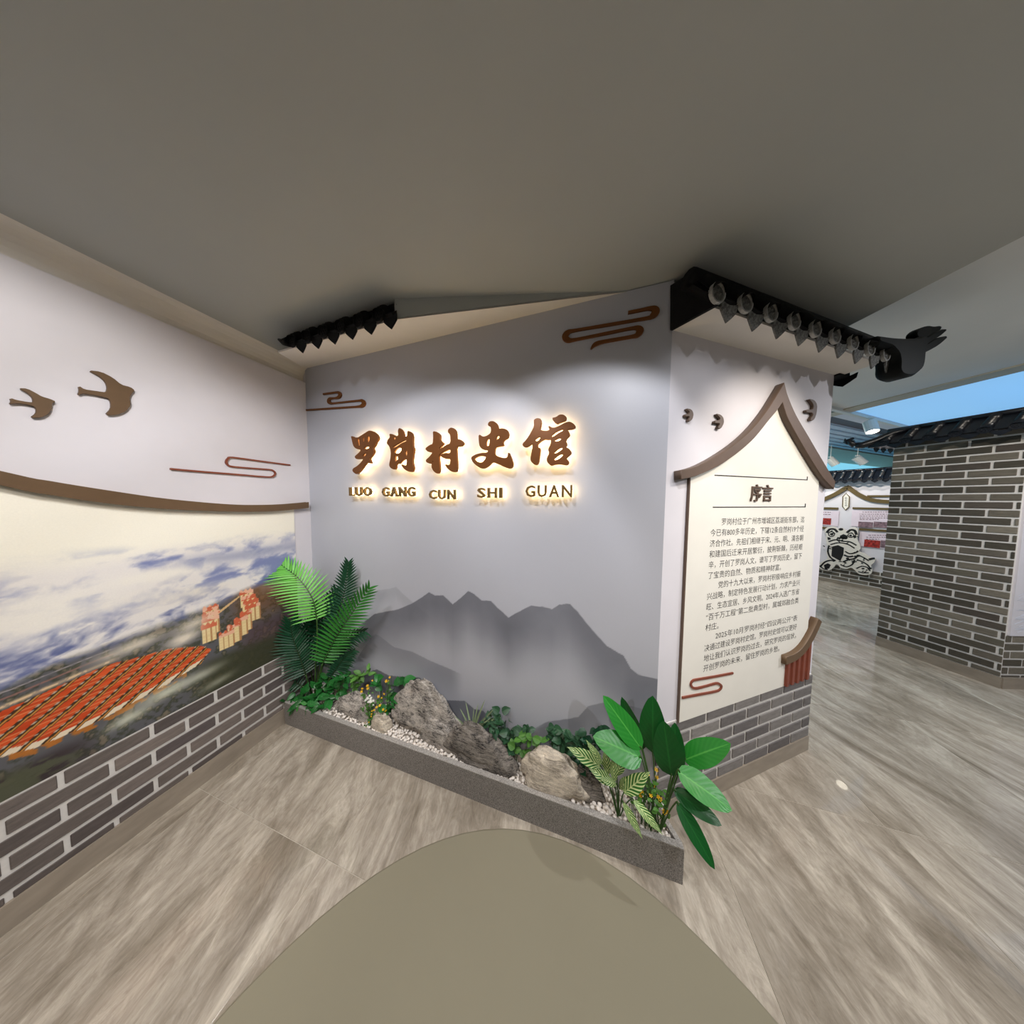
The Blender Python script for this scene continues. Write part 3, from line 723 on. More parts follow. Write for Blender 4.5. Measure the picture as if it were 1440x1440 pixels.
    # towers
    def tower(a0, a1, z0, z1, nb):
        nonlocal c
        r_ = (S > a0) & (S < a1) & (Z > z0) & (Z < z1)
        k = (S - a0) / (a1 - a0) * nb; fk = k - np.floor(k)
        col = np.zeros(sh + (3,)) + np.array([236, 214, 160.0]); col = mixc(col, (176, 122, 78), (fk > 0.72).astype(float)); col = mixc(col, (206, 178, 128), ((Z * 190) % 1 > 0.6).astype(float) * 0.5)
        c = np.where(r_[..., None], col, c)
        rt = (S > a0 - 0.002) & (S < a1 + 0.002) & (Z > z1 - 0.016) & (Z < z1 + 0.010 + 0.006 * np.sin(k * 6.0))
        c = np.where(rt[..., None], np.where((n3 > 0.5)[..., None], np.array([206, 104, 72.0]), np.array([232, 180, 150.0])), c)
    for t_ in [(-0.392, -0.335, 0.86, 0.948, 3), (-0.385, -0.325, 0.83, 0.915, 3), (-0.378, -0.312, 0.80, 0.885, 3), (-0.372, -0.306, 0.76, 0.855, 3), (-0.395, -0.345, 0.715, 0.825, 2), (-0.420, -0.365, 0.695, 0.80, 2),
               (-0.450, -0.395, 0.675, 0.775, 2), (-0.483, -0.425, 0.660, 0.748, 3),
               (-0.533, -0.478, 0.84, 0.915, 3), (-0.535, -0.476, 0.80, 0.885, 3), (-0.538, -0.478, 0.77, 0.860, 3), (-0.543, -0.490, 0.735, 0.825, 3)]: tower(*t_)
    f = in_poly(S, Z, [(-0.474, 0.87), (-0.395, 0.925), (-0.395, 0.935), (-0.474, 0.885)]); c = mixc(c, (214, 178, 128), f.astype(float))
    # mist over the land
    for a, z_, ra, rz, s_ in ((-0.66, 0.575, 0.085, 0.028, 1.0), (-0.55, 0.575, 0.07, 0.022, 0.8), (-0.76, 0.535, 0.05, 0.022, 0.9), (-0.745, 0.845, 0.075, 0.026, 1.0), (-0.60, 0.80, 0.055, 0.03, 0.95), (-0.57, 0.86, 0.06, 0.03, 0.8), (-0.50, 0.50, 0.06, 0.02, 0.5)):
        f = np.exp(-(((S - a) / ra) ** 2 + ((Z - z_ - 0.12 * (S - a)) / rz) ** 2)) * s_ * (0.55 + 0.8 * n2); c = mixc(c, (232, 222, 204) if z_ > 0.7 else (202, 204, 186), np.clip(f, 0, 0.95))
    # dark foot on the left
    f = sstep(0.57, 0.52, Z) * sstep(-0.80, -0.92, S) * 0.85; c = mixc(c, (52, 42, 44), f); c = mixc(c, (104, 116, 82), f * sstep(0.56, 0.66, n2) * 0.6)
    return c
ss = np.concatenate([np.arange(-1.75, -1.1, 0.008), np.arange(-1.1, -0.1045, 0.0032)]); ss[-1] = -0.105
zs = np.concatenate([np.arange(0.458, 1.0, 0.0032), np.arange(1.0, 1.70, 0.006)])
o = print_mesh('wall_mural', WL, ss, zs, paint_mural, 0.004, M['mural'], None, keep=lambda s, z: z < np.interp(s, BX, BZ) + 0.012)
tag(o, 'printed photo mural of red-roofed village and towers in a sea of clouds', 'mural')

BIRD1 = [(370, 545), (420, 550), (470, 575), (505, 605), (545, 615), (562, 628), (545, 645), (540, 660), (545, 690), (525, 715), (490, 730), (440, 732), (465, 705), (465, 680), (455, 662), (430, 655), (380, 645), (345, 640), (325, 648), (332, 630), (328, 610), (350, 625), (400, 632), (445, 638), (450, 615), (440, 590), (410, 565)]
BIRD2 = [(78, 620), (110, 622), (145, 640), (170, 655), (205, 665), (228, 675), (212, 682), (212, 700), (200, 725), (170, 742), (125, 743), (150, 725), (150, 705), (135, 692), (90, 684), (55, 682), (38, 686), (45, 675), (40, 662), (65, 670), (110, 678), (138, 680), (135, 660), (115, 640)]
for pts, lab in ((BIRD1, 'larger brown swallow cut-out on left wall, nearer the corner'), (BIRD2, 'smaller brown swallow cut-out on left wall, at the picture edge')):
    o = link('swallow_cutout', curve_mesh([smooth_poly(zl(pts))], 0.012, M['brown'], 0.001), None, WL.mat(0, 0, 0.0))
    tag(o, lab, 'wall decor', 'bird cut-outs on the left wall')

def arc(c, r0, a0, a1, n=6, ry=None):
    ry = ry or r0
    return [(c[0] + r0 * math.cos(math.radians(a0 + (a1 - a0) * i / n)), c[1] + ry * math.sin(math.radians(a0 + (a1 - a0) * i / n))) for i in range(n + 1)]
def scroll(W, conv, path, wid, mtl, label, depth=0.008, name='cloud_scroll'):
    pts = conv(path); nn = 4
    if isinstance(wid, (list, tuple)):
        wv = [v[0] for v in catmull([(x, 0) for x in wid], nn)]
    else: wv = wid
    pts = [tuple(v) for v in catmull(pts, nn)]; wid = wv
    rb = ribbon(pts, wid); n = len(pts); L_, R_ = rb[:n], rb[n:][::-1]; b = MB()
    b.add([W.p(p[0], p[1], depth) for p in L_] + [W.p(p[0], p[1], depth) for p in R_] + [W.p(p[0], p[1], 0) for p in L_] + [W.p(p[0], p[1], 0) for p in R_],
          [f for k in range(n - 1) for f in ((k, k + 1, n + k + 1, n + k), (2 * n + k, 2 * n + k + 1, k + 1, k), (n + k, n + k + 1, 3 * n + k + 1, 3 * n + k))] + [(0, n, 3 * n, 2 * n), (n - 1, 3 * n - 1, 4 * n - 1, 2 * n - 1)])
    o = b.build(name, mtl)
    return tag(o, label, 'wall decor')
pl = [(715, 958), (850, 970), (1000, 982), (1120, 992)] + [(1148, 990), (1159, 978), (1150, 966), (1130, 961)] + [(1050, 955), (975, 948)] + [(957, 940), (952, 928), (960, 915), (980, 910)] + [(1100, 926), (1222, 942)]
scroll(WL, zl, pl, 0.0085, M['red'], 'thin red-brown cloud scroll line on left wall above the trim band')

# =================================================================== THINGS ON THE MAIN WALL
z5 = zoom(WM, 360, 420, 6.545)
pa = [(470, 1028), (620, 1018), (800, 1006), (940, 997), (980, 990), (1000, 968), (985, 944), (950, 942), (830, 954), (720, 966), (690, 962), (676, 945), (686, 926), (715, 920), (745, 918), (770, 908), (780, 888), (770, 870), (745, 866), (690, 873), (625, 882)]
wa = [.011, .011, .011, .012, .022, .030, .022, .012, .011, .011, .020, .028, .020, .012, .013, .022, .028, .020, .012, .012, .011]
scroll(WM, z5, pa, wa, M['letter'], 'brown cloud scroll at left end of grey wall beside the corner')
z3 = zoom(WM, 360, 380, 2.4)
pb = [(1255, 146), (1300, 137), (1325, 132), (1343, 133), (1347, 145), (1335, 158), (1315, 165), (1200, 185), (1080, 205), (1054, 212), (1044, 226), (1054, 238), (1080, 236), (1180, 216), (1265, 199), (1288, 198), (1295, 208), (1285, 221), (1265, 227), (1180, 242), (1150, 250), (1138, 258), (1130, 269)]
wb_ = [.012, .012, .014, .022, .032, .022, .012, .012, .012, .022, .030, .022, .012, .012, .012, .020, .030, .022, .013, .014, .018, .014, .004]
scroll(WM, z3, pb, wb_, M['letter'], 'large brown cloud scroll at top right of grey wall')

LETT = {
 'luo': ((480, 570), [[(120, 345), (185, 375), (250, 335), (310, 295), (335, 288), (375, 300), (415, 335), (430, 370), (420, 395), (400, 420), (390, 455), (365, 480), (380, 510), (378, 530), (350, 575), (325, 600), (350, 655), (300, 645), (285, 655), (240, 720), (200, 765), (180, 775), (150, 755), (137, 735), (145, 712), (185, 690), (235, 645), (262, 605), (215, 604), (180, 606), (160, 580), (200, 545), (230, 515), (225, 497), (185, 492), (155, 470), (140, 430), (130, 385)],
   [(188, 380), (212, 375), (218, 425), (222, 460), (205, 455)], [(250, 360), (270, 360), (272, 410), (255, 415)], [(303, 350), (330, 348), (332, 390), (318, 425), (305, 410)], [(262, 480), (300, 462), (328, 470), (320, 490), (265, 497)], [(270, 545), (290, 535), (290, 560), (270, 580), (248, 575)]]),
 'gang': ((480, 570), [[(660, 258), (690, 280), (712, 320), (712, 362), (752, 352), (755, 288), (795, 308), (815, 345), (812, 400), (815, 465), (830, 495), (820, 545), (808, 640), (825, 700), (818, 738), (795, 752), (745, 738), (705, 705), (680, 663), (745, 690), (750, 612), (725, 602), (690, 625), (665, 655), (625, 660), (622, 715), (600, 722), (565, 705), (548, 675), (565, 600), (570, 520), (550, 460), (522, 430), (535, 390), (560, 365), (552, 325), (590, 330), (630, 355), (655, 340), (648, 290)],
   [(590, 470), (640, 440), (700, 405), (740, 390), (745, 408), (690, 430), (640, 465), (595, 490)], [(610, 510), (650, 475), (685, 480), (690, 510), (660, 545), (620, 545), (603, 535)], [(720, 470), (750, 500), (752, 560), (745, 580), (725, 540), (735, 510)], [(612, 562), (650, 580), (650, 610), (614, 645)], [(590, 360), (620, 365), (620, 390), (600, 390)]]),
 'cun': ((480, 570), [[(1040, 295), (1085, 305), (1122, 338), (1120, 400), (1165, 435), (1120, 470), (1105, 490), (1115, 500), (1180, 455), (1240, 430), (1235, 330), (1210, 310), (1212, 275), (1240, 255), (1275, 265), (1302, 300), (1305, 390), (1350, 388), (1390, 435), (1355, 462), (1300, 465), (1305, 560), (1312, 650), (1310, 740), (1270, 755), (1210, 720), (1170, 665), (1230, 680), (1240, 602), (1195, 602), (1150, 592), (1120, 565), (1170, 540), (1235, 545), (1238, 490), (1160, 520), (1120, 545), (1105, 575), (1110, 640), (1118, 720), (1110, 760), (1080, 768), (1040, 735), (1022, 690), (1030, 657), (1000, 655), (965, 640), (962, 615), (1000, 585), (1040, 530), (985, 525), (950, 490), (1005, 450), (1040, 440), (1045, 350)],
   [(1030, 635), (1045, 625), (1042, 653)]]),
 'shi': ((650, 570), [[(300, 205), (320, 185), (360, 185), (400, 215), (412, 270), (470, 265), (515, 285), (530, 330), (520, 370), (480, 390), (460, 420), (475, 455), (420, 465), (375, 475), (368, 560), (420, 585), (480, 600), (515, 590), (525, 525), (560, 600), (580, 675), (550, 715), (480, 695), (420, 665), (345, 635), (310, 675), (265, 705), (225, 712), (175, 685), (130, 645), (105, 590), (150, 560), (220, 540), (290, 538), (300, 505), (240, 500), (205, 465), (195, 410), (193, 330), (240, 360), (280, 350), (325, 320), (335, 280), (325, 240), (298, 230)],
   [(280, 390), (318, 370), (310, 460), (275, 465)], [(395, 345), (420, 345), (428, 365), (385, 405)], [(140, 600), (200, 570), (265, 575), (275, 595), (235, 645), (190, 645), (155, 625)]]),
 'guan': ((650, 570), [[(812, 185), (815, 165), (850, 150), (890, 162), (893, 215), (878, 280), (905, 290), (945, 295), (990, 285), (970, 235), (1025, 265), (1100, 235), (1160, 200), (1210, 190), (1255, 215), (1280, 250), (1240, 272), (1180, 275), (1200, 300), (1215, 340), (1180, 375), (1165, 410), (1185, 440), (1165, 480), (1200, 490), (1235, 540), (1190, 580), (1170, 600), (1205, 640), (1185, 675), (1100, 660), (1040, 668), (1000, 680), (960, 640), (955, 600), (985, 540), (970, 500), (1000, 440), (1005, 387), (960, 387), (930, 382), (895, 402), (850, 440), (855, 480), (885, 490), (875, 570), (865, 640), (850, 668), (820, 670), (785, 640), (772, 610), (785, 530), (800, 470), (790, 430), (740, 470), (700, 470), (680, 440), (730, 390), (780, 310), (815, 240)],
   [(1005, 345), (1060, 300), (1130, 270), (1150, 285), (1090, 315), (1040, 350), (1010, 365)], [(1035, 400), (1090, 370), (1125, 375), (1100, 405), (1050, 415)], [(1030, 540), (1090, 485), (1135, 475), (1130, 500), (1080, 535), (1040, 550)], [(1030, 610), (1090, 560), (1130, 548), (1138, 570), (1090, 610), (1045, 625)], [(820, 390), (870, 355), (890, 365), (855, 410), (825, 405)],
   [(1010, 150), (1060, 140), (1095, 112), (1140, 112), (1175, 140), (1170, 175), (1110, 195), (1065, 215)]]),
}
ORD = {'luo': 'first', 'gang': 'second', 'cun': 'third', 'shi': 'fourth', 'guan': 'fifth'}
CHAR = {'luo': '罗', 'gang': '岗', 'cun': '村', 'shi': '史', 'guan': '馆'}
def shrink(poly, k):
    """inset a closed outline by k metres (outer outlines shrink, whichever way they run)"""
    n = len(poly); A = sum(poly[i][0] * poly[(i + 1) % n][1] - poly[(i + 1) % n][0] * poly[i][1] for i in range(n)); sg = 1 if A > 0 else -1
    out = []
    for i in range(n):
        a, b, c = Vector(poly[i - 1]), Vector(poly[i]), Vector(poly[(i + 1) % n])
        t = ((b - a).normalized() + (c - b).normalized())
        if t.length < 1e-6: out.append(tuple(b)); continue
        t.normalize(); nn = Vector((-t.y, t.x)) * sg
        out.append(tuple(b + nn * k))
    return out
for key, ((ox, oy), spl) in LETT.items():
    cv_ = zoom(WM, ox, oy, 8, 0.045)
    pol = [smooth_poly(cv_(p)) for p in spl]
    cx_ = sum(p[0] for p in pol[0]) / len(pol[0]); cz_ = sum(p[1] for p in pol[0]) / len(pol[0])
    t = thing('sign_character', 'backlit brown calligraphic sign character ' + CHAR[key] + ', ' + ORD[key] + ' of the five', 'sign letter', WM.p(cx_, cz_, 0.0), 'large characters of the museum sign')
    link('face', curve_mesh(pol, 0.018, M['letter'], 0.0015), t, WM.mat(0, 0, 0.036))
    inner = [shrink(pol[0], 0.004)] + ([shrink(pol[-1], 0.004)] if key == 'guan' else [])
    link('backlight', curve_mesh(inner, 0.010, M['glow'], 0.0), t, WM.mat(0, 0, 0.0255))
    b = MB()
    xs = [p[0] for p in pol[0]]; zz = [p[1] for p in pol[0]]
    p = pol[0][6]; q = (cx_ * 0.1 + p[0] * 0.9, cz_ * 0.1 + p[1] * 0.9)
    b.tube([WM.p(q[0], q[1], -0.002), WM.p(q[0], q[1], 0.038)], 0.0025, 6); b.build('mounting_pin', M['metalwhite'], t)
WORDS = [('LUO', .441, .625, 1.514, 1.569), ('GANG', .712, .953, 1.511, 1.567), ('CUN', 1.052, 1.222, 1.497, 1.549), ('SHI', 1.354, 1.494, 1.506, 1.558), ('GUAN', 1.617, 1.842, 1.511, 1.568)]
WID = {'L': .62, 'U': .9, 'O': 1.05, 'G': 1.0, 'A': 1.0, 'N': .98, 'C': .95, 'S': .85, 'H': .95, 'I': .3}
for wd, a0, a1, z0, z1 in WORDS:
    gap = 0.22; tot = sum(WID[ch] for ch in wd) + gap * (len(wd) - 1); u = (a1 - a0) / tot; x = a0
    for i, ch in enumerate(wd):
        wdt = WID[ch] * u
        me_ = fit_text(ch, WM, 0, wdt, z0, z1, 0.016, M['letter2'], 0.0015, 'letter')
        t = thing('sign_letter', 'small backlit bronze letter %s, %s letter of the word %s' % (ch, ['first', 'second', 'third', 'last'][i if not (i == len(wd) - 1) else 3], wd), 'sign letter', WM.p(x, z0, 0.0), 'romanised letters under the museum sign')
        link('face', me_, t, WM.mat(x, z0, 0.030))
        me2 = fit_text(ch, WM, 0, wdt, z0, z1, 0.010, M['glow'], -0.001, 'letter')
        link('backlight', me2, t, WM.mat(x, z0, 0.0185))
        x += wdt + gap * u

# =================================================================== THINGS ON THE PANEL WALL
z6 = zoom(WP, 920, 360, 3.4286)
z7 = zoom(WP, 930, 640, 3)
outer = z6([(95, 1040), (170, 1020), (260, 975), (350, 915), (430, 845), (500, 760), (545, 690), (583, 628)]), z6([(583, 628), (600, 690), (640, 780), (700, 880), (760, 980), (828, 1090)])
inner = z6([(95, 1078), (170, 1060), (270, 1015), (360, 955), (440, 885), (510, 800), (548, 755), (575, 715)]), z6([(575, 715), (600, 790), (650, 880), (710, 980), (770, 1070), (822, 1122)])
oc = [tuple(q) for q in catmull(outer[0], 4)] + [tuple(q) for q in catmull(outer[1], 4)][1:]
ic = [tuple(q) for q in catmull(inner[0], 4)] + [tuple(q) for q in catmull(inner[1], 4)][1:]
ALEN = PLEN
ic = [(min(a, PLEN + 0.004), z) for a, z in ic]; oc = [(min(a, PLEN + 0.004), z) for a, z in oc]
o = link('gable_trim', curve_mesh([oc + ic[::-1]], 0.034, M['brown2'], 0.002), None, WP.mat(0, 0, 0.0))
tag(o, 'taupe-brown curved gable trim rising to a point over the preface board', 'trim')
board = thing('preface_board', 'cream preface board with Chinese text under the curved gable trim', 'sign board', WP.p(0.6, 0.45, 0.0))
bl = 0.128; br = 1.095
edge_ = [(a, z + 0.012) for a, z in ic if bl < a < br]
pol = [(bl, 0.463), (br, 0.463)] + [(br, edge_[-1][1])] + edge_[::-1] + [(bl, edge_[0][1])]
link('panel', curve_mesh([pol], 0.010, M['cream'], 0.0), board, WP.mat(0, 0, 0.0))
LINES = ['罗岗村位于广州市增城区荔湖街东部，迄', '今已有800多年历史，下辖12条自然村19个经', '济合作社。先祖们相继于宋、元、明、清各朝', '和建国后迁来开居繁衍，披荆斩棘，历经艰', '辛，开创了罗岗人文，谱写了罗岗历史，留下', '了宝贵的自然、物质和精神财富。',
         '党的十九大以来，罗岗村积极响应乡村振', '兴战略，制定特色发展行动计划，力求产业兴', '旺、生态宜居、乡风文明。2024年入选广东省', '“百千万工程”第二批典型村，属城郊融合类', '村庄。',
         '2025年10月罗岗村经“四议两公开”表', '决通过建设罗岗村史馆。罗岗村史馆可以更好', '地让我们认识罗岗的过去，研究罗岗的现状，', '开创罗岗的未来，留住罗岗的乡愁。']
tl0, tl1 = 0.268, 0.985
ztop, zbt = 1.405, 0.700
em = (tl1 - tl0) / 20.2
joined = bmesh.new()
for i, tx in enumerate(LINES):
    me_ = text_mesh(tx, em, 0.0, M['ink'], 0.0, 'LEFT', 'text_line')
    lo, hi = bounds(me_)
    x0 = tl0 + (2 * em if i in (0, 6, 11) else 0)
    full = i not in (5, 10, 14)
    wdt = (tl1 - x0) if full else {5: 15.2, 10: 2.6, 14: 16.2}[i] * em
    k = wdt / (hi[0] - lo[0])
    if i == 10: k = em * 2.5 / (hi[0] - lo[0])
    me_.transform(Matrix.Diagonal((k, 1.04, 1, 1)) @ Matrix.Translation((-lo[0], 0, 0)))
    z = ztop + (zbt - ztop) * i / 14 - 0.018
    me_.transform(WP.mat(x0, z, 0.0104)); joined.from_mesh(me_); bpy.data.meshes.remove(me_)
me_ = bpy.data.meshes.new('printed_text'); joined.to_mesh(me_); joined.free(); me_.materials.append(M['ink'])
link('printed_text', me_, board)['kind'] = 'stuff'
me_ = fit_text('序言', WP, 0, .165, 0, .085, 0.006, M['brown2'], 0.0008, 'heading')
link('heading', me_, board, WP.mat(0.525, 1.497, 0.010))
for za in (1.617, 1.470):
    b = MB(); b.box(WP, 0.275, 0.985, za - 0.0022, za + 0.0022, 0.010, 0.0112); b.box(WP, 0.979, 0.985, za, za + 0.018, 0.010, 0.0112); b.build('rule_line', M['ink'], board)
b = MB(); b.box(WP, bl - 0.006, bl, 0.463, edge_[0][1] - 0.01, 0.0, 0.011); b.build('edge_strip', M['brown2'], board)
pc = [(88, 990), (150, 979), (225, 966)] + [(245, 958), (252, 945), (243, 934), (228, 932)] + [(190, 942), (150, 951)] + [(132, 948), (124, 934), (132, 920), (150, 915)] + [(220, 904), (300, 890)]
scroll(WP, lambda p: [(a - 0.015, z - 0.025) for a, z in z7(p)], pc, 0.010, M['red'], 'red-brown cloud scroll on the lower left of the preface board', 0.015)
for pts, lab in (([(140, 740), (165, 745), (175, 765), (170, 790), (155, 803), (150, 795), (158, 782), (152, 776), (135, 778), (137, 768), (155, 765), (158, 755)], 'leftmost small dark swallow cut-out above the gable trim'),
                 ([(283, 765), (305, 770), (318, 785), (320, 810), (305, 837), (290, 832), (302, 816), (298, 809), (276, 808), (280, 797), (300, 797), (304, 785)], 'small dark swallow cut-out just left of the gable slope, second of three'),
                 ([(728, 693), (755, 700), (768, 722), (765, 760), (755, 790), (740, 800), (735, 790), (750, 770), (745, 758), (716, 758), (716, 745), (748, 745), (752, 725), (740, 705)], 'pale grey-brown swallow cut-out right of the gable peak')):
    o = link('swallow_cutout', curve_mesh([smooth_poly(z6(pts))], 0.014, M['brown2'], 0.001), None, WP.mat(0, 0, 0.0)); tag(o, lab, 'wall decor', 'bird cut-outs above the preface board')
# corner ornament: curved cap and five slats
orn = thing('corner_ornament', 'curved brown cap over five red-brown slats at board corner', 'wall decor', WP.p(1.0, 0.463, 0.0))
cap = [(500, 852), (540, 835), (575, 805), (605, 760), (625, 720), (640, 685)]
cp_ = [tuple(q) for q in catmull(z7(cap), 4)]; cp_ = [(a - 0.01, z) for a, z in cp_]
link('cap', curve_mesh([ribbon(cp_, 0.042)], 0.032, M['brown'], 0.002), orn, WP.mat(0, 0, 0.0))
cs_, cz_ = [p[0] for p in cp_], [p[1] for p in cp_]
for k in range(5):
    a = 0.905 + 0.047 * k
    b = MB(); b.box(WP, a, a + 0.023, 0.466, float(np.interp(a + 0.011, cs_, cz_)), 0.0, 0.022); link('slat', bevel_mesh(b.mesh('slat', M['red']), 0.0015), orn)

# =================================================================== TILED EAVES
def tile_end_mesh(r, name, m_ring, m_face):
    b = MB(); n = 20
    prof = [(r, -0.006), (r, 0.006), (r * 0.84, 0.006), (r * 0.80, 0.001), (0.0, 0.001)]
    vs_ = []; fs = []
    for i, (q, z) in enumerate(prof[:-1]):
        vs_ += [(q * math.cos(2 * PI * j / n), q * math.sin(2 * PI * j / n), z) for j in range(n)]
    for i in range(3):
        fs += [(i * n + j, i * n + (j + 1) % n, (i + 1) * n + (j + 1) % n, (i + 1) * n + j) for j in range(n)]
    b.add(vs_, fs, 0); b.add([(r * 0.80 * math.cos(2 * PI * j / n), r * 0.80 * math.sin(2 * PI * j / n), 0.001) for j in range(n)], [tuple(range(n))], 1)
    for k in range(7):      # raised floral bosses
        q = 2 * PI * k / 6; cx, cy = (r * 0.45 * math.cos(q), r * 0.45 * math.sin(q)) if k < 6 else (0, 0)
        b.add([(cx + r * 0.17 * math.cos(a), cy + r * 0.17 * math.sin(a), 0.001) for a in [2 * PI * j / 6 for j in range(6)]] + [(cx, cy, 0.005)], [(j, (j + 1) % 6, 6) for j in range(6)], 1)
    return b.mesh(name, [m_ring, m_face])
def drip_mesh(wd, hgt, name, m_, th=0.006):
    pts = [(-wd / 2, 0), (-wd / 4, -0.007), (0, -0.010), (wd / 4, -0.007), (wd / 2, 0), (wd * 0.46, -hgt * 0.45), (wd * 0.25, -hgt * 0.72), (0, -hgt), (-wd * 0.25, -hgt * 0.72), (-wd * 0.46, -hgt * 0.45)]
    me_ = curve_mesh([pts], th, m_, 0.001, name); return me_
def eave(W, name, label, cat, s0, s1, out, zlip, zridge, pitch, r, first, m_t, m_end, m_ring, m_drip, drip_h, sof=None, ridge_in=0.0, ridge_r=0.02, group=None, base_off=0.0, dw=None):
    t = thing(name, label, cat, W.p((s0 + s1) / 2, zlip, base_off), group)
    o_in = ridge_in + base_off
    lip = Vector((out + base_off, zlip)); rg = Vector((o_in, zridge)); sl = (rg - lip); ln = sl.length; sl.normalize(); nr = Vector((-sl.y, sl.x)); nr = nr if nr.y > 0 else -nr
    # under-tile slab
    b = MB(); th = 0.014
    c = [lip, lip - nr * th, rg - nr * th, rg]
    vs_ = [W.p(a, q.y, q.x) for a in (s0, s1) for q in c]
    b.add(vs_, [(0, 1, 2, 3), (7, 6, 5, 4)] + [(i, i + 4, (i + 1) % 4 + 4, (i + 1) % 4) for i in range(4)]); b.build('roof_slab', m_t, t)
    # cover tiles: half-round, one object each
    n = 8; vs_ = []; segs = 3
    for i in range(segs * 2):
        f0 = (i + 1) // 2 / segs; rr = r * (1.0 if i % 2 == 0 else 0.93)
        for j in range(n + 1):
            q = PI * 1.16 * (j / n) - 0.08 * PI
            p2 = lip + sl * (ln * f0) + nr * (rr * math.sin(q) + 0.002)
            vs_.append((rr * math.cos(q), p2.y - zlip, p2.x - (out + base_off)))
    fs = [(i * (n + 1) + j, i * (n + 1) + j + 1, (i + 1) * (n + 1) + j + 1, (i + 1) * (n + 1) + j) for i in range(segs * 2 - 1) for j in range(n)]
    b = MB(); b.add(vs_, fs); cm = b.mesh('cover_tile', m_t, True)
    em_ = tile_end_mesh(r * 1.04, 'tile_end', m_ring, m_end); dm = drip_mesh(dw or pitch * 0.56, drip_h, 'drip_tile', m_drip)
    a = first
    while a < s1 - 0.01:
        ct = link('cover_tile', cm, t, W.mat(a, zlip, out + base_off))
        link('tile_end', em_, ct, W.mat(a, zlip + 0.004, out + base_off + 0.004) @ Matrix.Rotation(math.radians(0), 4, 'X'))
        if a + pitch / 2 < s1 + 0.02: link('drip_tile', dm, t, W.mat(a + pitch / 2, zlip - 0.006, out + base_off - 0.004) @ Matrix.Rotation(math.radians(8), 4, 'X'))
        a += pitch
    b = MB(); b.tube([W.p(s0, zridge + 0.010, o_in), W.p(s1, zridge + 0.010, o_in)], ridge_r, 12); b.build('ridge', m_t, t, True)
    if sof:
        b = MB(); zi, zo, oo, a0, a1, skew = sof
        v = [W.p(a0, zi, base_off), W.p(a1, zi, base_off), W.p(a1, zo, oo), W.p(a0 + skew, zo, oo), W.p(a0, zi + 0.01, base_off), W.p(a1, zi + 0.01, base_off), W.p(a1, zo + 0.01, oo), W.p(a0 + skew, zo + 0.01, oo)]
        b.hexa(v); b.build('soffit', M['soffit'], t)
    return t
ev = eave(WP, 'tiled_eave', 'black tiled eave with round tile ends over the preface wall', 'roof eave', -0.03, 1.27, 0.15, 2.234, 2.322, 0.148, 0.034, 0.02, M['tile'], M['tileend'], M['tilering'], M['tileend'], 0.066,
          sof=(Z_SOF, 2.214, 0.128, 0.0, 1.235, 0.04), ridge_in=0.085, ridge_r=0.034, dw=0.085)
# dark closing face at the left end
b = MB(); v = [WP.p(-0.012, 2.205, 0.0), WP.p(0.02, 2.20, 0.15), WP.p(-0.02, 2.25, 0.15), WP.p(-0.02, 2.36, 0.075), WP.p(-0.02, 2.38, 0.0)]
v2 = [p + Vector((WP.d.x, WP.d.y, 0)) * 0.012 for p in v]
b.add(v + v2, [(0, 1, 2, 3, 4), (9, 8, 7, 6, 5)] + [(i, i + 5, (i + 1) % 5 + 5, (i + 1) % 5) for i in range(5)]); b.build('end_board', M['tile'], ev)
# back filling from ridge to the wall
b = MB(); b.box(WP, 0.0, 1.23, 2.216, 2.31, -0.10, 0.03); b.build('ridge_backing', M['tile'], ev)
# hip end with its curled ornament (outline traced, thick, standing at the outer corner)
zo = zoom(WP, 1120, 430, 6.857, 0.15)
zh = zoom(WP, 1120, 430, 6.857, 0.09)
hipr = [(240, 215), (400, 268), (560, 308), (720, 340), (870, 357), (960, 363), (960, 440), (880, 425), (700, 385), (500, 335), (395, 305), (240, 262)]
link('hip_ridge', curve_mesh([smooth_poly(zh(hipr))], 0.050, M['ridge'], 0.008), ev, WP.mat(0, 0, 0.045))
hip = [(830, 410), (770, 392), (700, 372), (700, 340), (780, 350), (890, 363), (1000, 365), (1090, 358), (1140, 335), (1175, 345), (1150, 420), (1138, 480), (1132, 560), (1115, 620), (1060, 670), (990, 690), (930, 675), (905, 640), (910, 560), (895, 480)]
link('hip_roll', curve_mesh([smooth_poly(zo(hip))], 0.076, M['ridge'], 0.012), ev, WP.mat(0, 0, 0.105))
for pts, th, of in (([(1150, 345), (1125, 300), (1118, 285), (1130, 255), (1180, 225), (1240, 212), (1290, 222), (1355, 212), (1340, 250), (1280, 290), (1200, 330)], 0.034, 0.13),
                    ([(1110, 405), (1160, 355), (1250, 300), (1330, 255), (1385, 252), (1330, 300), (1230, 360), (1140, 430)], 0.026, 0.145), ([(1120, 450), (1180, 400), (1290, 335), (1388, 318), (1300, 395), (1200, 450), (1138, 476)], 0.024, 0.15)):
    link('tail_feather', curve_mesh([smooth_poly(zo(pts))], th, M['ridge'], 0.004), ev, WP.mat(0, 0, of))
# side eave running back from the hip corner
WS = Wall(WP.p(PLEN, 0).to_2d(), -WP.n)
b = MB(); b.box(WS, -0.02, 0.75, 2.20, 2.26, 0.0, 0.10); b.build('side_slab', M['tile'], ev)
dm2 = drip_mesh(0.10, 0.055, 'drip_tile', M['tile'])
for k in range(5): link('drip_tile', dm2, ev, WS.mat(0.0 + 0.135 * k, 2.212, 0.088))
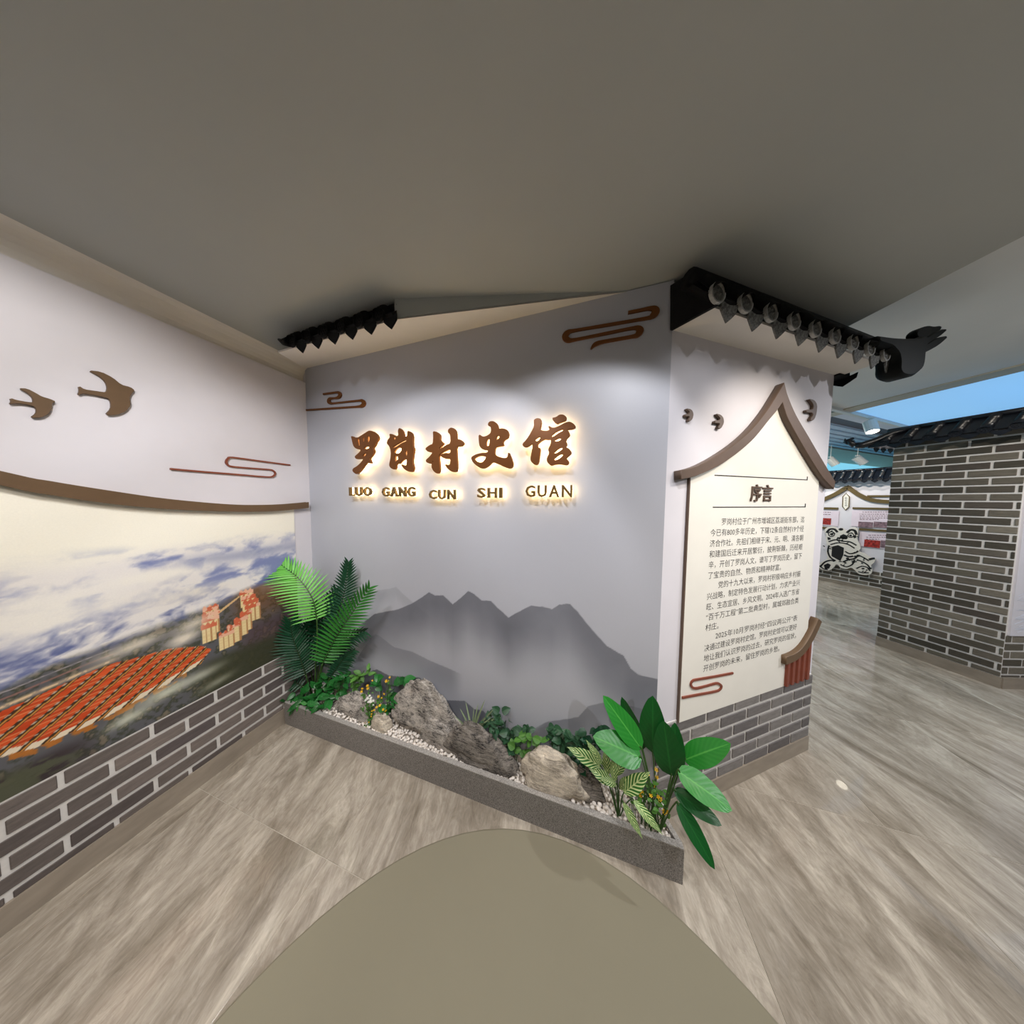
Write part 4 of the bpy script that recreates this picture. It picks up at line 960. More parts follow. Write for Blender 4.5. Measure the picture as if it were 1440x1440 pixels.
# short eave over the left of the grey wall
ev2 = eave(WM, 'tiled_eave', 'short black tiled eave over the left end of grey wall', 'roof eave', 0.36, 1.06, 0.30, 2.325, 2.375, 0.118, 0.030, 0.40, M['tile'], M['tile'], M['tile'], M['tile'], 0.055,
           sof=(Z_MAIN - 0.004, 2.318, 0.272, 0.005, 1.05, 0.22), ridge_in=0.255, ridge_r=0.015, dw=0.075)
b = MB(); b.box(WM, 0.37, 1.04, 2.352, 2.395, 0.225, 0.262); b.build('ridge_backing', M['tile'], ev2)
b = MB(); b.tube([WM.p(0.37, 2.33, 0.30), WM.p(0.33, 2.335, 0.305), WM.p(0.305, 2.35, 0.31)], [0.024, 0.015, 0.006], 8); b.build('end_tip', M['tile'], ev2, True)
# soffit tapering away to the right
b = MB(); v = [WM.p(1.05, Z_MAIN - 0.004, 0.0), WM.p(2.05, Z_MAIN - 0.002, 0.0), WM.p(1.05, 2.318, 0.272)]; v += [p + Vector((0, 0, 0.008)) for p in v]
b.add(v + [WM.p(1.05, Z_CEIL, 0.0), WM.p(1.05, Z_CEIL, 0.25)], [(0, 1, 2), (5, 4, 3), (0, 3, 4, 1), (1, 4, 5, 2), (2, 5, 3, 0)]); b.build('soffit_taper', M['soffit'], ev2)
b = MB(); b.add([v[1], v[2], WM.p(1.05, Z_CEIL, 0.272), WM.p(2.05, Z_CEIL, 0.001)], [(0, 1, 2, 3)]); b.build('soffit_fascia', M['ceiling'], ev2)

# column eave
ev3 = eave(WB, 'tiled_eave', 'blue-black tiled roof edge on top of the brick column', 'roof eave', -0.05, 1.0, 0.13, 2.085, 2.215, 0.118, 0.030, -0.01, M['tileb'], M['tileb'], M['tileb'], M['tileb'], 0.05,
           sof=(2.160, 2.078, 0.105, -0.04, 0.9, 0.0), ridge_in=-0.02, ridge_r=0.022, dw=0.085)
b = MB(); b.tube([WB.p(0.10, 2.222, -0.02), WB.p(0.0, 2.19, 0.04), WB.p(-0.08, 2.125, 0.10), WB.p(-0.14, 2.095, 0.14), WB.p(-0.175, 2.10, 0.165)], [0.024, 0.028, 0.032, 0.034, 0.026], 10); b.build('hip_ridge', M['tileb'], ev3, True)
b = MB(); b.tube([WB.p(-0.175, 2.10, 0.165), WB.p(-0.205, 2.135, 0.18), WB.p(-0.215, 2.165, 0.18), WB.p(-0.19, 2.18, 0.165)], [0.028, 0.022, 0.018, 0.012], 8); b.build('tail_feather', M['tileb'], ev3, True)
for k in (0, 1, 2):
    b = MB(); b.tube([WB.p(-0.185, 2.115 + 0.012 * k, 0.165), WB.p(-0.225 - 0.008 * k, 2.13 + 0.018 * k, 0.185), WB.p(-0.25 + 0.006 * k, 2.15 + 0.018 * k, 0.19)], [0.016, 0.012, 0.004], 6); b.build('tail_feather', M['tileb'], ev3, True)
WBS = Wall(B0, (WB.n.x * -1, WB.n.y * -1))
WBL = Wall(WB.p(0, 0, -0.9).to_2d(), WB.n)   # left side of the column, seen edge on
b = MB(); b.box(WBL, 0.0, 1.02, 2.06, 2.11, 0.0, 0.11); b.build('side_slab', M['tileb'], ev3)
dm3 = drip_mesh(0.075, 0.05, 'drip_tile', M['tileb'])
for k in range(9): link('drip_tile', dm3, ev3, WBL.mat(0.03 + 0.11 * k, 2.07, 0.10))

# far wall eave
ev4 = eave(WF, 'tiled_eave', 'distant dark tiled eave along the far exhibition wall', 'roof eave', -0.6, 1.2, 0.14, 1.875, 2.045, 0.098, 0.026, -0.58, M['tileb'], M['tileb'], M['tileb'], M['tileb'], 0.05,
           ridge_in=-0.04, ridge_r=0.02, dw=0.07)

# =================================================================== PLANTER
pf = Wall(Vector((-1.545, 1.522)), Vector((0.677, 0.853)) - Vector((-1.545, 1.522)))   # front face
PLN = (Vector((0.677, 0.853)) - Vector((-1.545, 1.522))).length
ZP = 0.15; RIM = 0.022
def plan_box(b, corners, z0, z1, mi=0):
    b.hexa([(c.x, c.y, z0) for c in corners] + [(c.x, c.y, z1) for c in corners], mi)
planter = thing('planter_trough', 'long low speckled grey granite planter at foot of grey wall', 'planter', pf.p(PLN / 2, 0, -0.1))
lw = WL.p(-0.2, 0, 0.0).to_2d()
A0 = pf.p(0.05, 0).to_2d(); A1 = pf.p(PLN, 0).to_2d()
Bk0 = WM.p(0.05, 0, 0.001).to_2d(); Bk1 = WM.p(MLEN - 0.01, 0, 0.001).to_2d()
b = MB(); plan_box(b, [A0, A1, A1 - pf.n * RIM, A0 - pf.n * RIM], 0, ZP - 0.004, 0); b.build('front_slab', M['granite'], planter)
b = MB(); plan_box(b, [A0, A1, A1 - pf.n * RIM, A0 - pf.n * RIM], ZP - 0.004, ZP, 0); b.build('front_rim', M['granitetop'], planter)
e_in = A1 - pf.d * RIM
b = MB(); plan_box(b, [e_in - pf.n * RIM, A1 - pf.n * RIM, Bk1, Bk1 - (A1 - e_in)], 0, ZP - 0.004); b.build('end_slab', M['granite'], planter)
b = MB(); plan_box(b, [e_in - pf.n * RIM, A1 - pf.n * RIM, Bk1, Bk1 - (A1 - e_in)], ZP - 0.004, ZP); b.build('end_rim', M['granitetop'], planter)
b = MB(); plan_box(b, [A0 - pf.n * RIM, e_in - pf.n * RIM, Bk1 - (A1 - e_in), Bk0], 0.0, 0.124); b.build('soil', M['soil'], planter)

# ---- rocks
def rock(W, u0, u1, v0, v1, out, depth, m_, label, taper=0.45, lean=0.0, seed=1, rough=0.18, sq=0.75):
    a0, _ = W.px(u0, v1, out); a1, zb = W.px(u1, v1, out); _, zt = W.px((u0 + u1) / 2, v0, out)
    zb = 0.105
    bm = bmesh.new(); bmesh.ops.create_icosphere(bm, subdivisions=5, radius=1.0)
    hw, hh = (a1 - a0) / 2, (zt - zb) / 2
    for v in bm.verts:
        p = v.co.copy()
        f = 1 + rough * mnoise.noise(p * 1.7 + Vector((seed * 7.1, seed, 0))) * 1.6 + rough * 0.5 * mnoise.noise(p * 4.1 + Vector((seed, 3, 1))) + rough * 0.22 * mnoise.noise(p * 11 + Vector((1, seed, 5))) + 0.10 * rough * mnoise.noise(p * 24)
        p = Vector([math.copysign(abs(q) ** sq, q) for q in p]) * f
        t = (p.z + 1) / 2
        k = max(0.12, 1 - taper * t)
        v.co = Vector((p.x * hw * k * 1.05 + lean * hw * t, p.z * hh, p.y * depth * 0.5 * k))
    me_ = bpy.data.meshes.new('rock'); bm.to_mesh(me_); bm.free(); me_.materials.append(m_)
    me_.polygons.foreach_set('use_smooth', [True] * len(me_.polygons))
    zmin, zmax = bounds(me_)[0][1], bounds(me_)[1][1]
    me_.transform(Matrix.Diagonal((1, (zt - zb) / (zmax - zmin), 1, 1)) @ Matrix.Translation((0, -zmin, 0)))
    o = link('landscape_rock', me_, None, W.mat((a0 + a1) / 2, zb, out)); tag(o, label, 'rock', 'rocks in the planter'); return o
rock(WM, 463, 536, 972, 1030, 0.105, 0.12, M['rock1'], 'low brown-grey rock by the yellow flowers, leftmost in planter', 0.55, 0.35, 3)
rock(WM, 524, 552, 1002, 1042, 0.14, 0.07, M['rock3'], 'small pale buff rock below the yellow flowers', 0.5, -0.1, 8)
rock(WM, 548, 662, 956, 1052, 0.075, 0.13, M['rock1'], 'tallest pointed grey rock with speckled face', 0.72, -0.12, 5)
rock(WM, 596, 668, 1018, 1060, 0.115, 0.08, M['rock1'], 'low grey rock at right foot of the tallest rock', 0.6, -0.5, 12)
rock(WM, 626, 734, 1022, 1100, 0.115, 0.12, M['rock2'], 'dark slanting striped rock leaning over front rim', 0.62, -0.22, 17, 0.15)
rock(WM, 734, 832, 1056, 1116, 0.105, 0.12, M['rock3'], 'broad flat-topped pale banded rock right of the dark striped rock', 0.35, -0.1, 23, 0.16)
rock(WM, 796, 852, 1078, 1120, 0.09, 0.08, M['rock2'], 'small dark rock behind the striped-leaf plant', 0.5, 0.0, 29)

# ---- pebbles
def pebble_mesh(seed):
    bm = bmesh.new(); bmesh.ops.create_icosphere(bm, subdivisions=1 if False else 2, radius=1.0)
    for v in bm.verts:
        p = v.co; f = 1 + 0.22 * mnoise.noise(p * 1.3 + Vector((seed * 3.3, 0, seed)))
        v.co = Vector((p.x * 1.1 * f, p.y * 0.9 * f, p.z * 0.72 * f))
    me_ = bpy.data.meshes.new('pebble'); bm.to_mesh(me_); bm.free(); me_.materials.append(M['pebble'])
    me_.polygons.foreach_set('use_smooth', [True] * len(me_.polygons)); return me_
PEB = [pebble_mesh(k) for k in range(5)]
cand = []
n_try = 0
rs = random.Random(3)
grid = {}
for layer in range(2):
    for _ in range(5200):
        a = rs.uniform(0.10, PLN - 0.03); d = rs.uniform(0.026, 0.20)
        w_here = 0.19
        p = pf.p(a, 0, -d); r = rs.uniform(0.0068, 0.0108)
        if (Vector((p.x, p.y)) - WM.o).dot(WM.n) < 0.012: continue
        key = (layer, int(a / 0.022), int(d / 0.022)); ok = True
        for i in (-1, 0, 1):
            for j in (-1, 0, 1):
                for (q, r2) in grid.get((layer, key[1] + i, key[2] + j), []):
                    if (q - Vector((a, d))).length < (r + r2) * 0.86: ok = False
        if not ok: continue
        grid.setdefault(key, []).append((Vector((a, d)), r))
        z = 0.127 + layer * 0.010 + rs.uniform(0, 0.005)
        cand.append((p, z, r, layer, d, a))
def pmat(p, z, r):
    return Matrix.Translation((p.x, p.y, z)) @ Matrix.Rotation(rs.uniform(0, 6.28), 4, 'Z') @ Matrix.Rotation(rs.uniform(-0.5, 0.5), 4, 'X') @ Matrix.Scale(r, 4)
# nearest ones in open stretches show largest
def openness(a): 
    u = a / PLN
    return (0.36 < u < 0.52) or (0.62 < u < 0.93)
cand.sort(key=lambda c: (-(c[3] == 1 and openness(c[5])), c[4]))
for c in cand[:300]:
    o = link('white_pebble', rs.choice(PEB), None, pmat(c[0], c[1], c[2]))
    tag(o, 'small rounded white pebble in the granite planter', 'pebble', 'white pebbles in the planter')
bm = bmesh.new()
tmp = [(np.array([v.co[:] for v in m_.vertices]), np.array([p.vertices[:] for p in m_.polygons])) for m_ in PEB]
Vs, Fs, off = [], [], 0
for c in cand[300:]:
    V_, F_ = tmp[rs.randrange(5)]; m_ = np.array(pmat(c[0], c[1], c[2]))
    Vs.append(V_ @ m_[:3, :3].T + m_[:3, 3]); Fs.append(F_ + off); off += len(V_)
bm.free()
me_ = bpy.data.meshes.new('pebble_bed'); me_.from_pydata(np.concatenate(Vs).tolist(), [], np.concatenate(Fs).tolist()); me_.materials.append(M['pebble'])
me_.polygons.foreach_set('use_smooth', [True] * len(me_.polygons))
o = link('pebble_bed', me_); tag(o, 'bed of many small white pebbles filling the granite planter', 'pebbles'); o['kind'] = 'stuff'

# =================================================================== PLANTS
def leaf_shape(name, m_, prof, wid, nl=10, nw=4, fold=0.25, droop=0.15, wave=0.0):
    """unit leaf along +Y, normal +Z, origin at its base; prof(t) half-width factor"""
    vs_, fs, uv = [], [], []
    for i in range(nl + 1):
        t = i / nl; hw = max(prof(t), 0.0) * wid
        for j in range(-nw // 2, nw // 2 + 1):
            k = j / (nw / 2)
            z = abs(k) * hw * fold - droop * t * t + wave * hw * math.sin(t * 14 + j) * abs(k)
            vs_.append((k * hw, t, z)); uv.append((t, 0.5 + 0.5 * k))
    w1 = nw + 1
    for i in range(nl):
        for j in range(nw): fs.append((i * w1 + j, i * w1 + j + 1, (i + 1) * w1 + j + 1, (i + 1) * w1 + j))
    me_ = bpy.data.meshes.new(name); me_.from_pydata(vs_, [], fs); me_.materials.append(m_)
    ul = me_.uv_layers.new(name='UVMap')
    for l in me_.loops: ul.data[l.index].uv = uv[l.vertex_index]
    me_.polygons.foreach_set('use_smooth', [True] * len(me_.polygons)); me_.update()
    return me_
def leaf_mtx(base, tip, normal, wscale=1.0):
    y = (tip - base); ln = y.length; y.normalize(); n = normal - y * normal.dot(y); n.normalize(); x = y.cross(n)
    return Matrix(((x.x * ln * wscale, y.x * ln, n.x * ln, base.x), (x.y * ln * wscale, y.y * ln, n.y * ln, base.y), (x.z * ln * wscale, y.z * ln, n.z * ln, base.z), (0, 0, 0, 1)))
ELL = lambda t: (math.sin(PI * min(1, t ** 0.85)) ** 0.75) if 0 < t < 1 else 0.0
LAN = lambda t: (math.sin(PI * t ** 0.8) ** 1.1) if 0 < t < 1 else 0.0
HRT = lambda t: (0.35 + 0.65 * math.sin(PI * (0.18 + 0.82 * t))) * (1 - t ** 5) * (1 if t > 0 else 0.3)
BLD = lambda t: (1 - t) ** 0.6 * (0.6 + 0.4 * min(1, t * 6))
eye = Vector((0, 0, EYE))
def to_cam(p): return (eye - p).normalized()

# ---- palm in the corner
zk = lambda x, y, o: WM.at(360 + x / 4, 740 + y / 4, o)
palm = thing('palm_plant', 'artificial palm with feathery fronds in the planter corner', 'plant', zk(330, 930, 0.10))
root = zk(330, 960, 0.10)
def frond(path, outs, lenl, lenr, mtl, n=22, back=0.35, droop=0.15, name='frond', tipw=0.6):
    pts = catmull([zk(x, y, o) for (x, y), o in zip(path, outs)], 8)
    d = [0]
    for i in range(1, len(pts)): d.append(d[-1] + (pts[i] - pts[i - 1]).length)
    b = MB(); b.tube(pts, [0.0036 - 0.0026 * (q / d[-1]) for q in d], 6)
    rach = b.build(name, M['stem'] if mtl is not M['palmdark'] else M['stemdark'], palm, True)
    fb = MB(); uvs = []
    for k in range(n):
        t = (k + 0.5) / n; q = t * d[-1]
        i = max(1, next((i for i in range(len(d)) if d[i] >= q), len(d) - 1)); f = (q - d[i - 1]) / max(1e-6, d[i] - d[i - 1])
        p = pts[i - 1].lerp(pts[i], f); tg = (pts[i] - pts[i - 1]).normalized()
        nc = to_cam(p); sd = tg.cross(nc).normalized()
        for sg, ln in ((1, lenr), (-1, lenl)):
            prof = math.sin(PI * (0.20 + 0.66 * t)) ** 0.75
            L_ = ln * prof * random.uniform(0.9, 1.08)
            ang = 1.15 - back - 0.92 * t
            dirv = (sd * sg * math.sin(ang + 0.25) + tg * math.cos(ang + 0.25)).normalized()
            dirv = (dirv + nc * random.uniform(-0.05, 0.22)).normalized()
            wv = 0.0150
            y = dirv; nn = (nc + sd * sg * -0.35 + Vector((random.uniform(-.15, .15), 0, random.uniform(-.1, .2)))).normalized(); x = y.cross(nn).normalized()
            vs_ = []
            for m in range(6):
                u = m / 5; hw = wv * 0.5 * (0.45 + 0.55 * min(1, u * 4)) * (1 - u ** 2.2) + 0.0002
                c_ = p + y * (L_ * u) - Vector((0, 0, 1)) * droop * L_ * u * u
                vs_ += [c_ + x * hw, c_ + nn * hw * -0.45, c_ - x * hw]; uvs += [(u, 1.0), (u, 0.5), (u, 0.0)]
            fb.add(vs_, [(m * 3 + j, m * 3 + j + 1, (m + 1) * 3 + j + 1, (m + 1) * 3 + j) for m in range(5) for j in range(2)])
    me_ = fb.mesh('leaflets', mtl, True)
    ul = me_.uv_layers.new(name='UVMap')
    for l in me_.loops: ul.data[l.index].uv = uvs[l.vertex_index]
    o = link('leaflets', me_, rach); o['kind'] = 'stuff'
    return rach
frond([(330, 960), (342, 740), (345, 530), (310, 400), (235, 280), (150, 215)], [.10, .11, .13, .15, .18, .20], 0.155, 0.115, M['palmlight'], 34, 0.10, 0.10) if False else None
def frond_on(stalk, blade, so, bo, *args, **kw):
    b = MB(); pts = catmull([zk(x, y, o) for (x, y), o in zip(stalk, so)], 5); b.tube(pts, 0.0042, 6)
    st = b.build('stalk', M['stem'], palm, True)
    frond(blade, bo, *args, **kw)
frond_on([(330, 965), (335, 800), (345, 640), (342, 520)], [(342, 525), (318, 410), (245, 300), (140, 215)], [.10, .11, .13, .135], [.135, .15, .17, .19], 0.175, 0.150, M['palmlight'], n=24, back=0.0, droop=0.12)
frond_on([(335, 965), (380, 760), (440, 560)], [(440, 560), (480, 440), (505, 330), (520, 205)], [.09, .09, .085], [.085, .08, .08, .085], 0.115, 0.105, M['palmdark'], n=24, back=0.1, droop=0.12)
frond_on([(335, 965), (350, 860), (375, 770)], [(375, 770), (450, 625), (540, 490), (640, 345)], [.10, .12, .13], [.13, .14, .15, .15], 0.150, 0.130, M['palmmid'], n=26, back=0.05, droop=0.10)
frond_on([(325, 965), (300, 900), (280, 835)], [(280, 835), (240, 720), (205, 620), (195, 535)], [.10, .12, .14], [.14, .16, .17, .17], 0.140, 0.140, M['palmdark'], n=24, back=0.05, droop=0.14)
frond_on([(335, 965), (360, 850), (375, 790)], [(375, 790), (440, 690), (520, 620), (610, 590)], [.10, .09, .09], [.09, .09, .09, .08], 0.10, 0.13, M['palmdark'], n=20, back=0.05, droop=0.2)
frond_on([(330, 965), (345, 880), (350, 760)], [(350, 760), (370, 600), (400, 470), (450, 350)], [.07, .06, .055], [.055, .05, .05, .05], 0.12, 0.10, M['palmdark'], n=20, back=0.05, droop=0.1)
frond_on([(325, 965), (320, 880), (300, 760)], [(300, 760), (330, 620), (345, 520), (330, 430)], [.07, .07, .07], [.07, .07, .07, .07], 0.09, 0.10, M['palmdark'], n=18, back=0.05, droop=0.1)
frond_on([(325, 965), (300, 920), (260, 900)], [(260, 900), (220, 880), (180, 900), (150, 960)], [.10, .12, .14], [.14, .15, .16, .16], 0.07, 0.08, M['palmdark'], n=14, back=0.05, droop=0.2)

frond_on([(335, 965), (355, 850), (385, 700)], [(385, 700), (420, 600), (440, 500), (430, 400)], [.06, .05, .05], [.05, .05, .045, .045], 0.12, 0.12, M['palmdark'], n=22, back=0.05, droop=0.1)
frond_on([(325, 965), (290, 870), (270, 800)], [(270, 800), (260, 700), (280, 600), (320, 520)], [.10, .10, .10], [.10, .10, .10, .10], 0.11, 0.11, M['palmdark'], n=20, back=0.05, droop=0.12)
frond_on([(335, 965), (390, 900), (420, 850)], [(420, 850), (460, 790), (500, 740), (550, 700)], [.10, .11, .12], [.12, .12, .12, .11], 0.07, 0.09, M['palmdark'], n=16, back=0.05, droop=0.25)

# ---- leafy clumps
LEAVES = {}
def get_leaf(key, *a, **k):
    if key not in LEAVES: LEAVES[key] = leaf_shape(*a, **k)
    return LEAVES[key]
def clump(name, label, pts, outs, mtl, prof, n, size, wid, seed, stem=True, spread=0.5, up=0.5, base=None, leafname='leaf', fold=0.2, droop=0.2, cat='plant', group=None):
    """leaves scattered around a list of traced centres (pixels) at given distances from the wall"""
    r_ = random.Random(seed)
    cs = [WM.at(x, y, o) for (x, y), o in zip(pts, outs)]
    bs = base or cs[0]
    t = thing(name, label, cat, Vector((bs.x, bs.y, 0.12)), group)
    lm = get_leaf((mtl.name, wid, fold), leafname, mtl, prof, wid, 8, 4, fold, droop)
    for k in range(n):
        c = cs[k % len(cs)] + Vector((r_.gauss(0, 1), r_.gauss(0, 1) * 0.6, r_.gauss(0, 1))) * spread * 0.03
        q = c.copy(); dd = (Vector((c.x, c.y)) - WM.o).dot(WM.n)
        if dd < 0.018: c += Vector((WM.n.x, WM.n.y, 0)) * (0.02 - dd)
        c.z = max(c.z, 0.135)
        s = size * r_.uniform(0.75, 1.2)
        az = r_.uniform(-PI, PI); el = r_.uniform(-0.6, 0.7)
        d = Vector((math.cos(az) * math.cos(el), math.sin(az) * 0.5 * math.cos(el), math.sin(el))).normalized()
        nrm = (to_cam(c) * 0.7 + Vector((0, 0, up)) + Vector((r_.gauss(0, .35), r_.gauss(0, .35), r_.gauss(0, .35)))).normalized()
        tip = c + d * s
        ob = link(leafname, lm, t, leaf_mtx(c, tip, nrm))
        if stem and k % 3 == 0:
            b = MB(); g0 = Vector((bs.x * 0.3 + c.x * 0.7, bs.y * 0.3 + c.y * 0.7, 0.12)); b.tube([g0, g0.lerp(c, 0.5) + Vector((0, 0, 0.012)), c], 0.0012, 5); b.build('stem', M['stem'], t)
    return t
def px4(l, sc=4, ox=360, oy=740): return [(ox + x / sc, oy + y / sc) for x, y in l]
clump('pothos_plant', 'dense green heart-leaf plant spilling over rim under the palm', px4([(430, 840), (480, 820), (330, 900), (510, 860), (380, 860), (360, 930), (400, 960), (330, 980), (280, 960), (300, 1010), (240, 1000), (440, 900), (470, 850), (400, 900), (350, 1010), (460, 930), (230, 960), (200, 1000)]), [.10, .09, .13, .10, .11, .15, .15, .16, .17, .18, .19, .12, .10, .12, .18, .12, .17, .18], M['pothos'], HRT, 126, 0.058, 0.30, 4, spread=0.62)
clump('pothos_plant', 'trailing leaf strand hanging down front of planter near corner', px4([(240, 1010), (230, 1040), (225, 1060), (190, 1010), (260, 990)]), [.205, .21, .212, .20, .2], M['palmmid'], LAN, 12, 0.045, 0.16, 14, stem=False, spread=0.2)
clump('leafy_sprig', 'light green leafy sprig beside the palm against grey wall', px4([(560, 850), (590, 840), (540, 900), (530, 950), (620, 830), (575, 870)]), [.09, .08, .09, .10, .08, .08], M['sprig'], ELL, 30, 0.048, 0.26, 24, spread=0.35)
clump('leafy_shrub', 'dark round-leaved plant left of the tallest rock behind yellow flowers', px4([(700, 880), (780, 910), (830, 890), (850, 940), (800, 990), (790, 1000), (720, 1040), (730, 1060), (760, 960)]), [.07, .06, .06, .06, .08, .10, .12, .13, .07], M['pothos'], HRT, 38, 0.058, 0.38, 34, spread=0.45)
# yellow and white flowers
def flowers(label, pts, outs, n, seed, white=0, rad=0.0055, spread=0.022):
    r_ = random.Random(seed); cs = [WM.at(x, y, o) for (x, y), o in zip(pts, outs)]
    t = thing('flower_sprig', label, 'flower', Vector((cs[0].x, cs[0].y, 0.12)))
    def flower_me(m_):
        b = MB()
        for k in range(6):
            q = 2 * PI * k / 6
            b.add([(0, 0, 0.1), (math.cos(q - .4) * .8, math.sin(q - .4) * .8, .3), (math.cos(q) * 1.15, math.sin(q) * 1.15, .45), (math.cos(q + .4) * .8, math.sin(q + .4) * .8, .3)], [(0, 1, 2, 3)])
        b.add([(.35 * math.cos(2 * PI * j / 6), .35 * math.sin(2 * PI * j / 6), .15) for j in range(6)] + [(0, 0, .55)], [(j, (j + 1) % 6, 6) for j in range(6)])
        return b.mesh('flower_head', m_)
    fy = flower_me(M['yellow']); fw = flower_me(M['whitepetal']); lm = get_leaf('sprigleaf', 'leaf', M['sprig'], ELL, 0.26, 6, 4, 0.2, 0.2)
    for k in range(n):
        c = cs[k % len(cs)] + Vector((r_.gauss(0, 1), r_.gauss(0, .5), r_.gauss(0, 1))) * spread; c.z = max(c.z, 0.14)
        g0 = Vector((cs[0].x * .5 + c.x * .5, cs[0].y * .5 + c.y * .5, 0.12))
        b = MB(); b.tube([g0, g0.lerp(c, .5) + Vector((r_.gauss(0, .006), 0, .01)), c], 0.0009, 5); b.build('stem', M['stem'], t)
        nrm = (to_cam(c) + Vector((r_.gauss(0, .4), r_.gauss(0, .4), .4))).normalized()
        rr = rad * r_.uniform(.75, 1.15)
        mt = leaf_mtx(c, c + nrm.orthogonal() * rr, nrm)
        if k % 3 != 2: link('flower_head', fw if k < white else fy, t, mt)
        for m in range(3):
            lc = g0.lerp(c, r_.uniform(.25, .95)); d = Vector((r_.gauss(0, 1), r_.gauss(0, .5), r_.gauss(.3, .6))).normalized()
            link('leaf', lm, t, leaf_mtx(lc, lc + d * r_.uniform(.012, .022), to_cam(lc)))
    return t
flowers('yellow flower sprig growing between the leftmost rocks', px4([(700, 960), (740, 860), (755, 840), (620, 900), (690, 1020), (610, 1030), (740, 1050), (590, 930), (690, 970)]), [.12, .10, .10, .12, .14, .15, .13, .12, .12], 26, 3, spread=0.016)
flowers('white flower sprig in front of the leftmost rock', px4([(650, 970), (670, 1000), (640, 1000), (620, 980)]), [.14, .145, .15, .14], 14, 9, white=14, rad=0.006, spread=0.013)
flowers('fine yellow-green sprig drooping over the small buff rock', px4([(625, 1090), (640, 1070), (615, 1130), (650, 1050)]), [.165, .165, .175, .16], 10, 19, rad=0.004, spread=0.010)
z55 = lambda l: [(620 + x / 3.2727, 920 + y / 3.2727) for x, y in l]
clump('ivy_plant', 'dark ivy clump behind the dark slanting rock', z55([(240, 300), (280, 290), (300, 340), (330, 370), (260, 350), (350, 400), (300, 400), (230, 320), (320, 430), (380, 350)]), [.05, .05, .06, .06, .07, .06, .08, .06, .08, .05], M['ivydark'], HRT, 70, 0.042, 0.40, 41, spread=0.6)
clump('ivy_plant', 'round-leaved light green plant beside the ivy and the pale banded rock', z55([(390, 400), (400, 380), (430, 440), (460, 400), (370, 450), (440, 410), (340, 440)]), [.075, .075, .08, .07, .09, .07, .09], M['sprig'], ELL, 24, 0.040, 0.40, 51, spread=0.3)
clump('ivy_plant', 'grey-green ivy clump behind the pale banded rock', z55([(540, 400), (580, 380), (620, 400), (560, 430), (650, 420), (600, 440), (520, 370)]), [.04, .04, .04, .05, .05, .06, .04], M['ivydark'], HRT, 56, 0.044, 0.40, 61, spread=0.6)
clump('ivy_plant', 'dark green foliage behind the striped-leaf plant', z55([(680, 400), (720, 380), (700, 440), (640, 480), (660, 520), (740, 350)]), [.05, .05, .05, .06, .07, .04], M['palmdark'], HRT, 36, 0.046, 0.34, 71, spread=0.45)
# spiky plant between the rocks
sp_t = thing('spider_plant', 'spiky grey-green grass-like plant between the two large rocks', 'plant', WM.at(664, 1027, 0.06))
bl = get_leaf('blade', 'blade', M['spider'], BLD, 0.045, 10, 2, 0.5, 0.16)
for k, (x, y) in enumerate([(120, 240), (185, 240), (75, 290), (230, 255), (90, 340), (150, 265), (60, 320), (205, 300), (215, 330), (100, 265), (165, 250), (240, 290), (75, 360)]):
    bp = WM.at(620 + 145 / 3.2727, 920 + 365 / 3.2727, 0.075); tp = WM.at(620 + x / 3.2727, 920 + y / 3.2727, 0.06 + 0.05 * ((k * 7) % 5) / 5)
    link('blade', bl, sp_t, leaf_mtx(bp, tp + (tp - bp) * 0.1, (to_cam(bp) + Vector((0, 0, 0.6))).normalized()))

# ---- striped-leaf plant and broad-leaf plant at the right end
def traced_plant(name, label, spec, rootpx, rootout, lmats, prof, wid, stemr=0.0022, fold=0.18, droop=0.10, stemname='petiole', wave=0.04):
    rp_ = WM.at(*rootpx, rootout); rp_.z = 0.12
    t = thing(name, label, 'plant', rp_)
    for (bx, by, bo), (tx, ty, to), w_, mk, tilt in spec:
        bp = WM.at(bx, by, bo); tp = WM.at(tx, ty, to)
        nrm = (to_cam(bp.lerp(tp, .5)) + Vector(tilt)).normalized()
        lm = get_leaf((mk, round(wid * w_, 3), fold, name), 'leaf', M[mk], prof, wid * w_, 14, 6, fold, droop, wave)
        lf = link('leaf', lm, t, leaf_mtx(bp, tp, nrm))
        b = MB(); mid = rp_.lerp(bp, .55) + Vector((0, 0, 0.02)); b.tube(catmull([rp_, mid, bp, bp.lerp(tp, .05)], 5), stemr, 6); b.build(stemname, M['stem'], t, True)
    return t
q = lambda x, y, o: (620 + x / 3.2727, 920 + y / 3.2727, o)
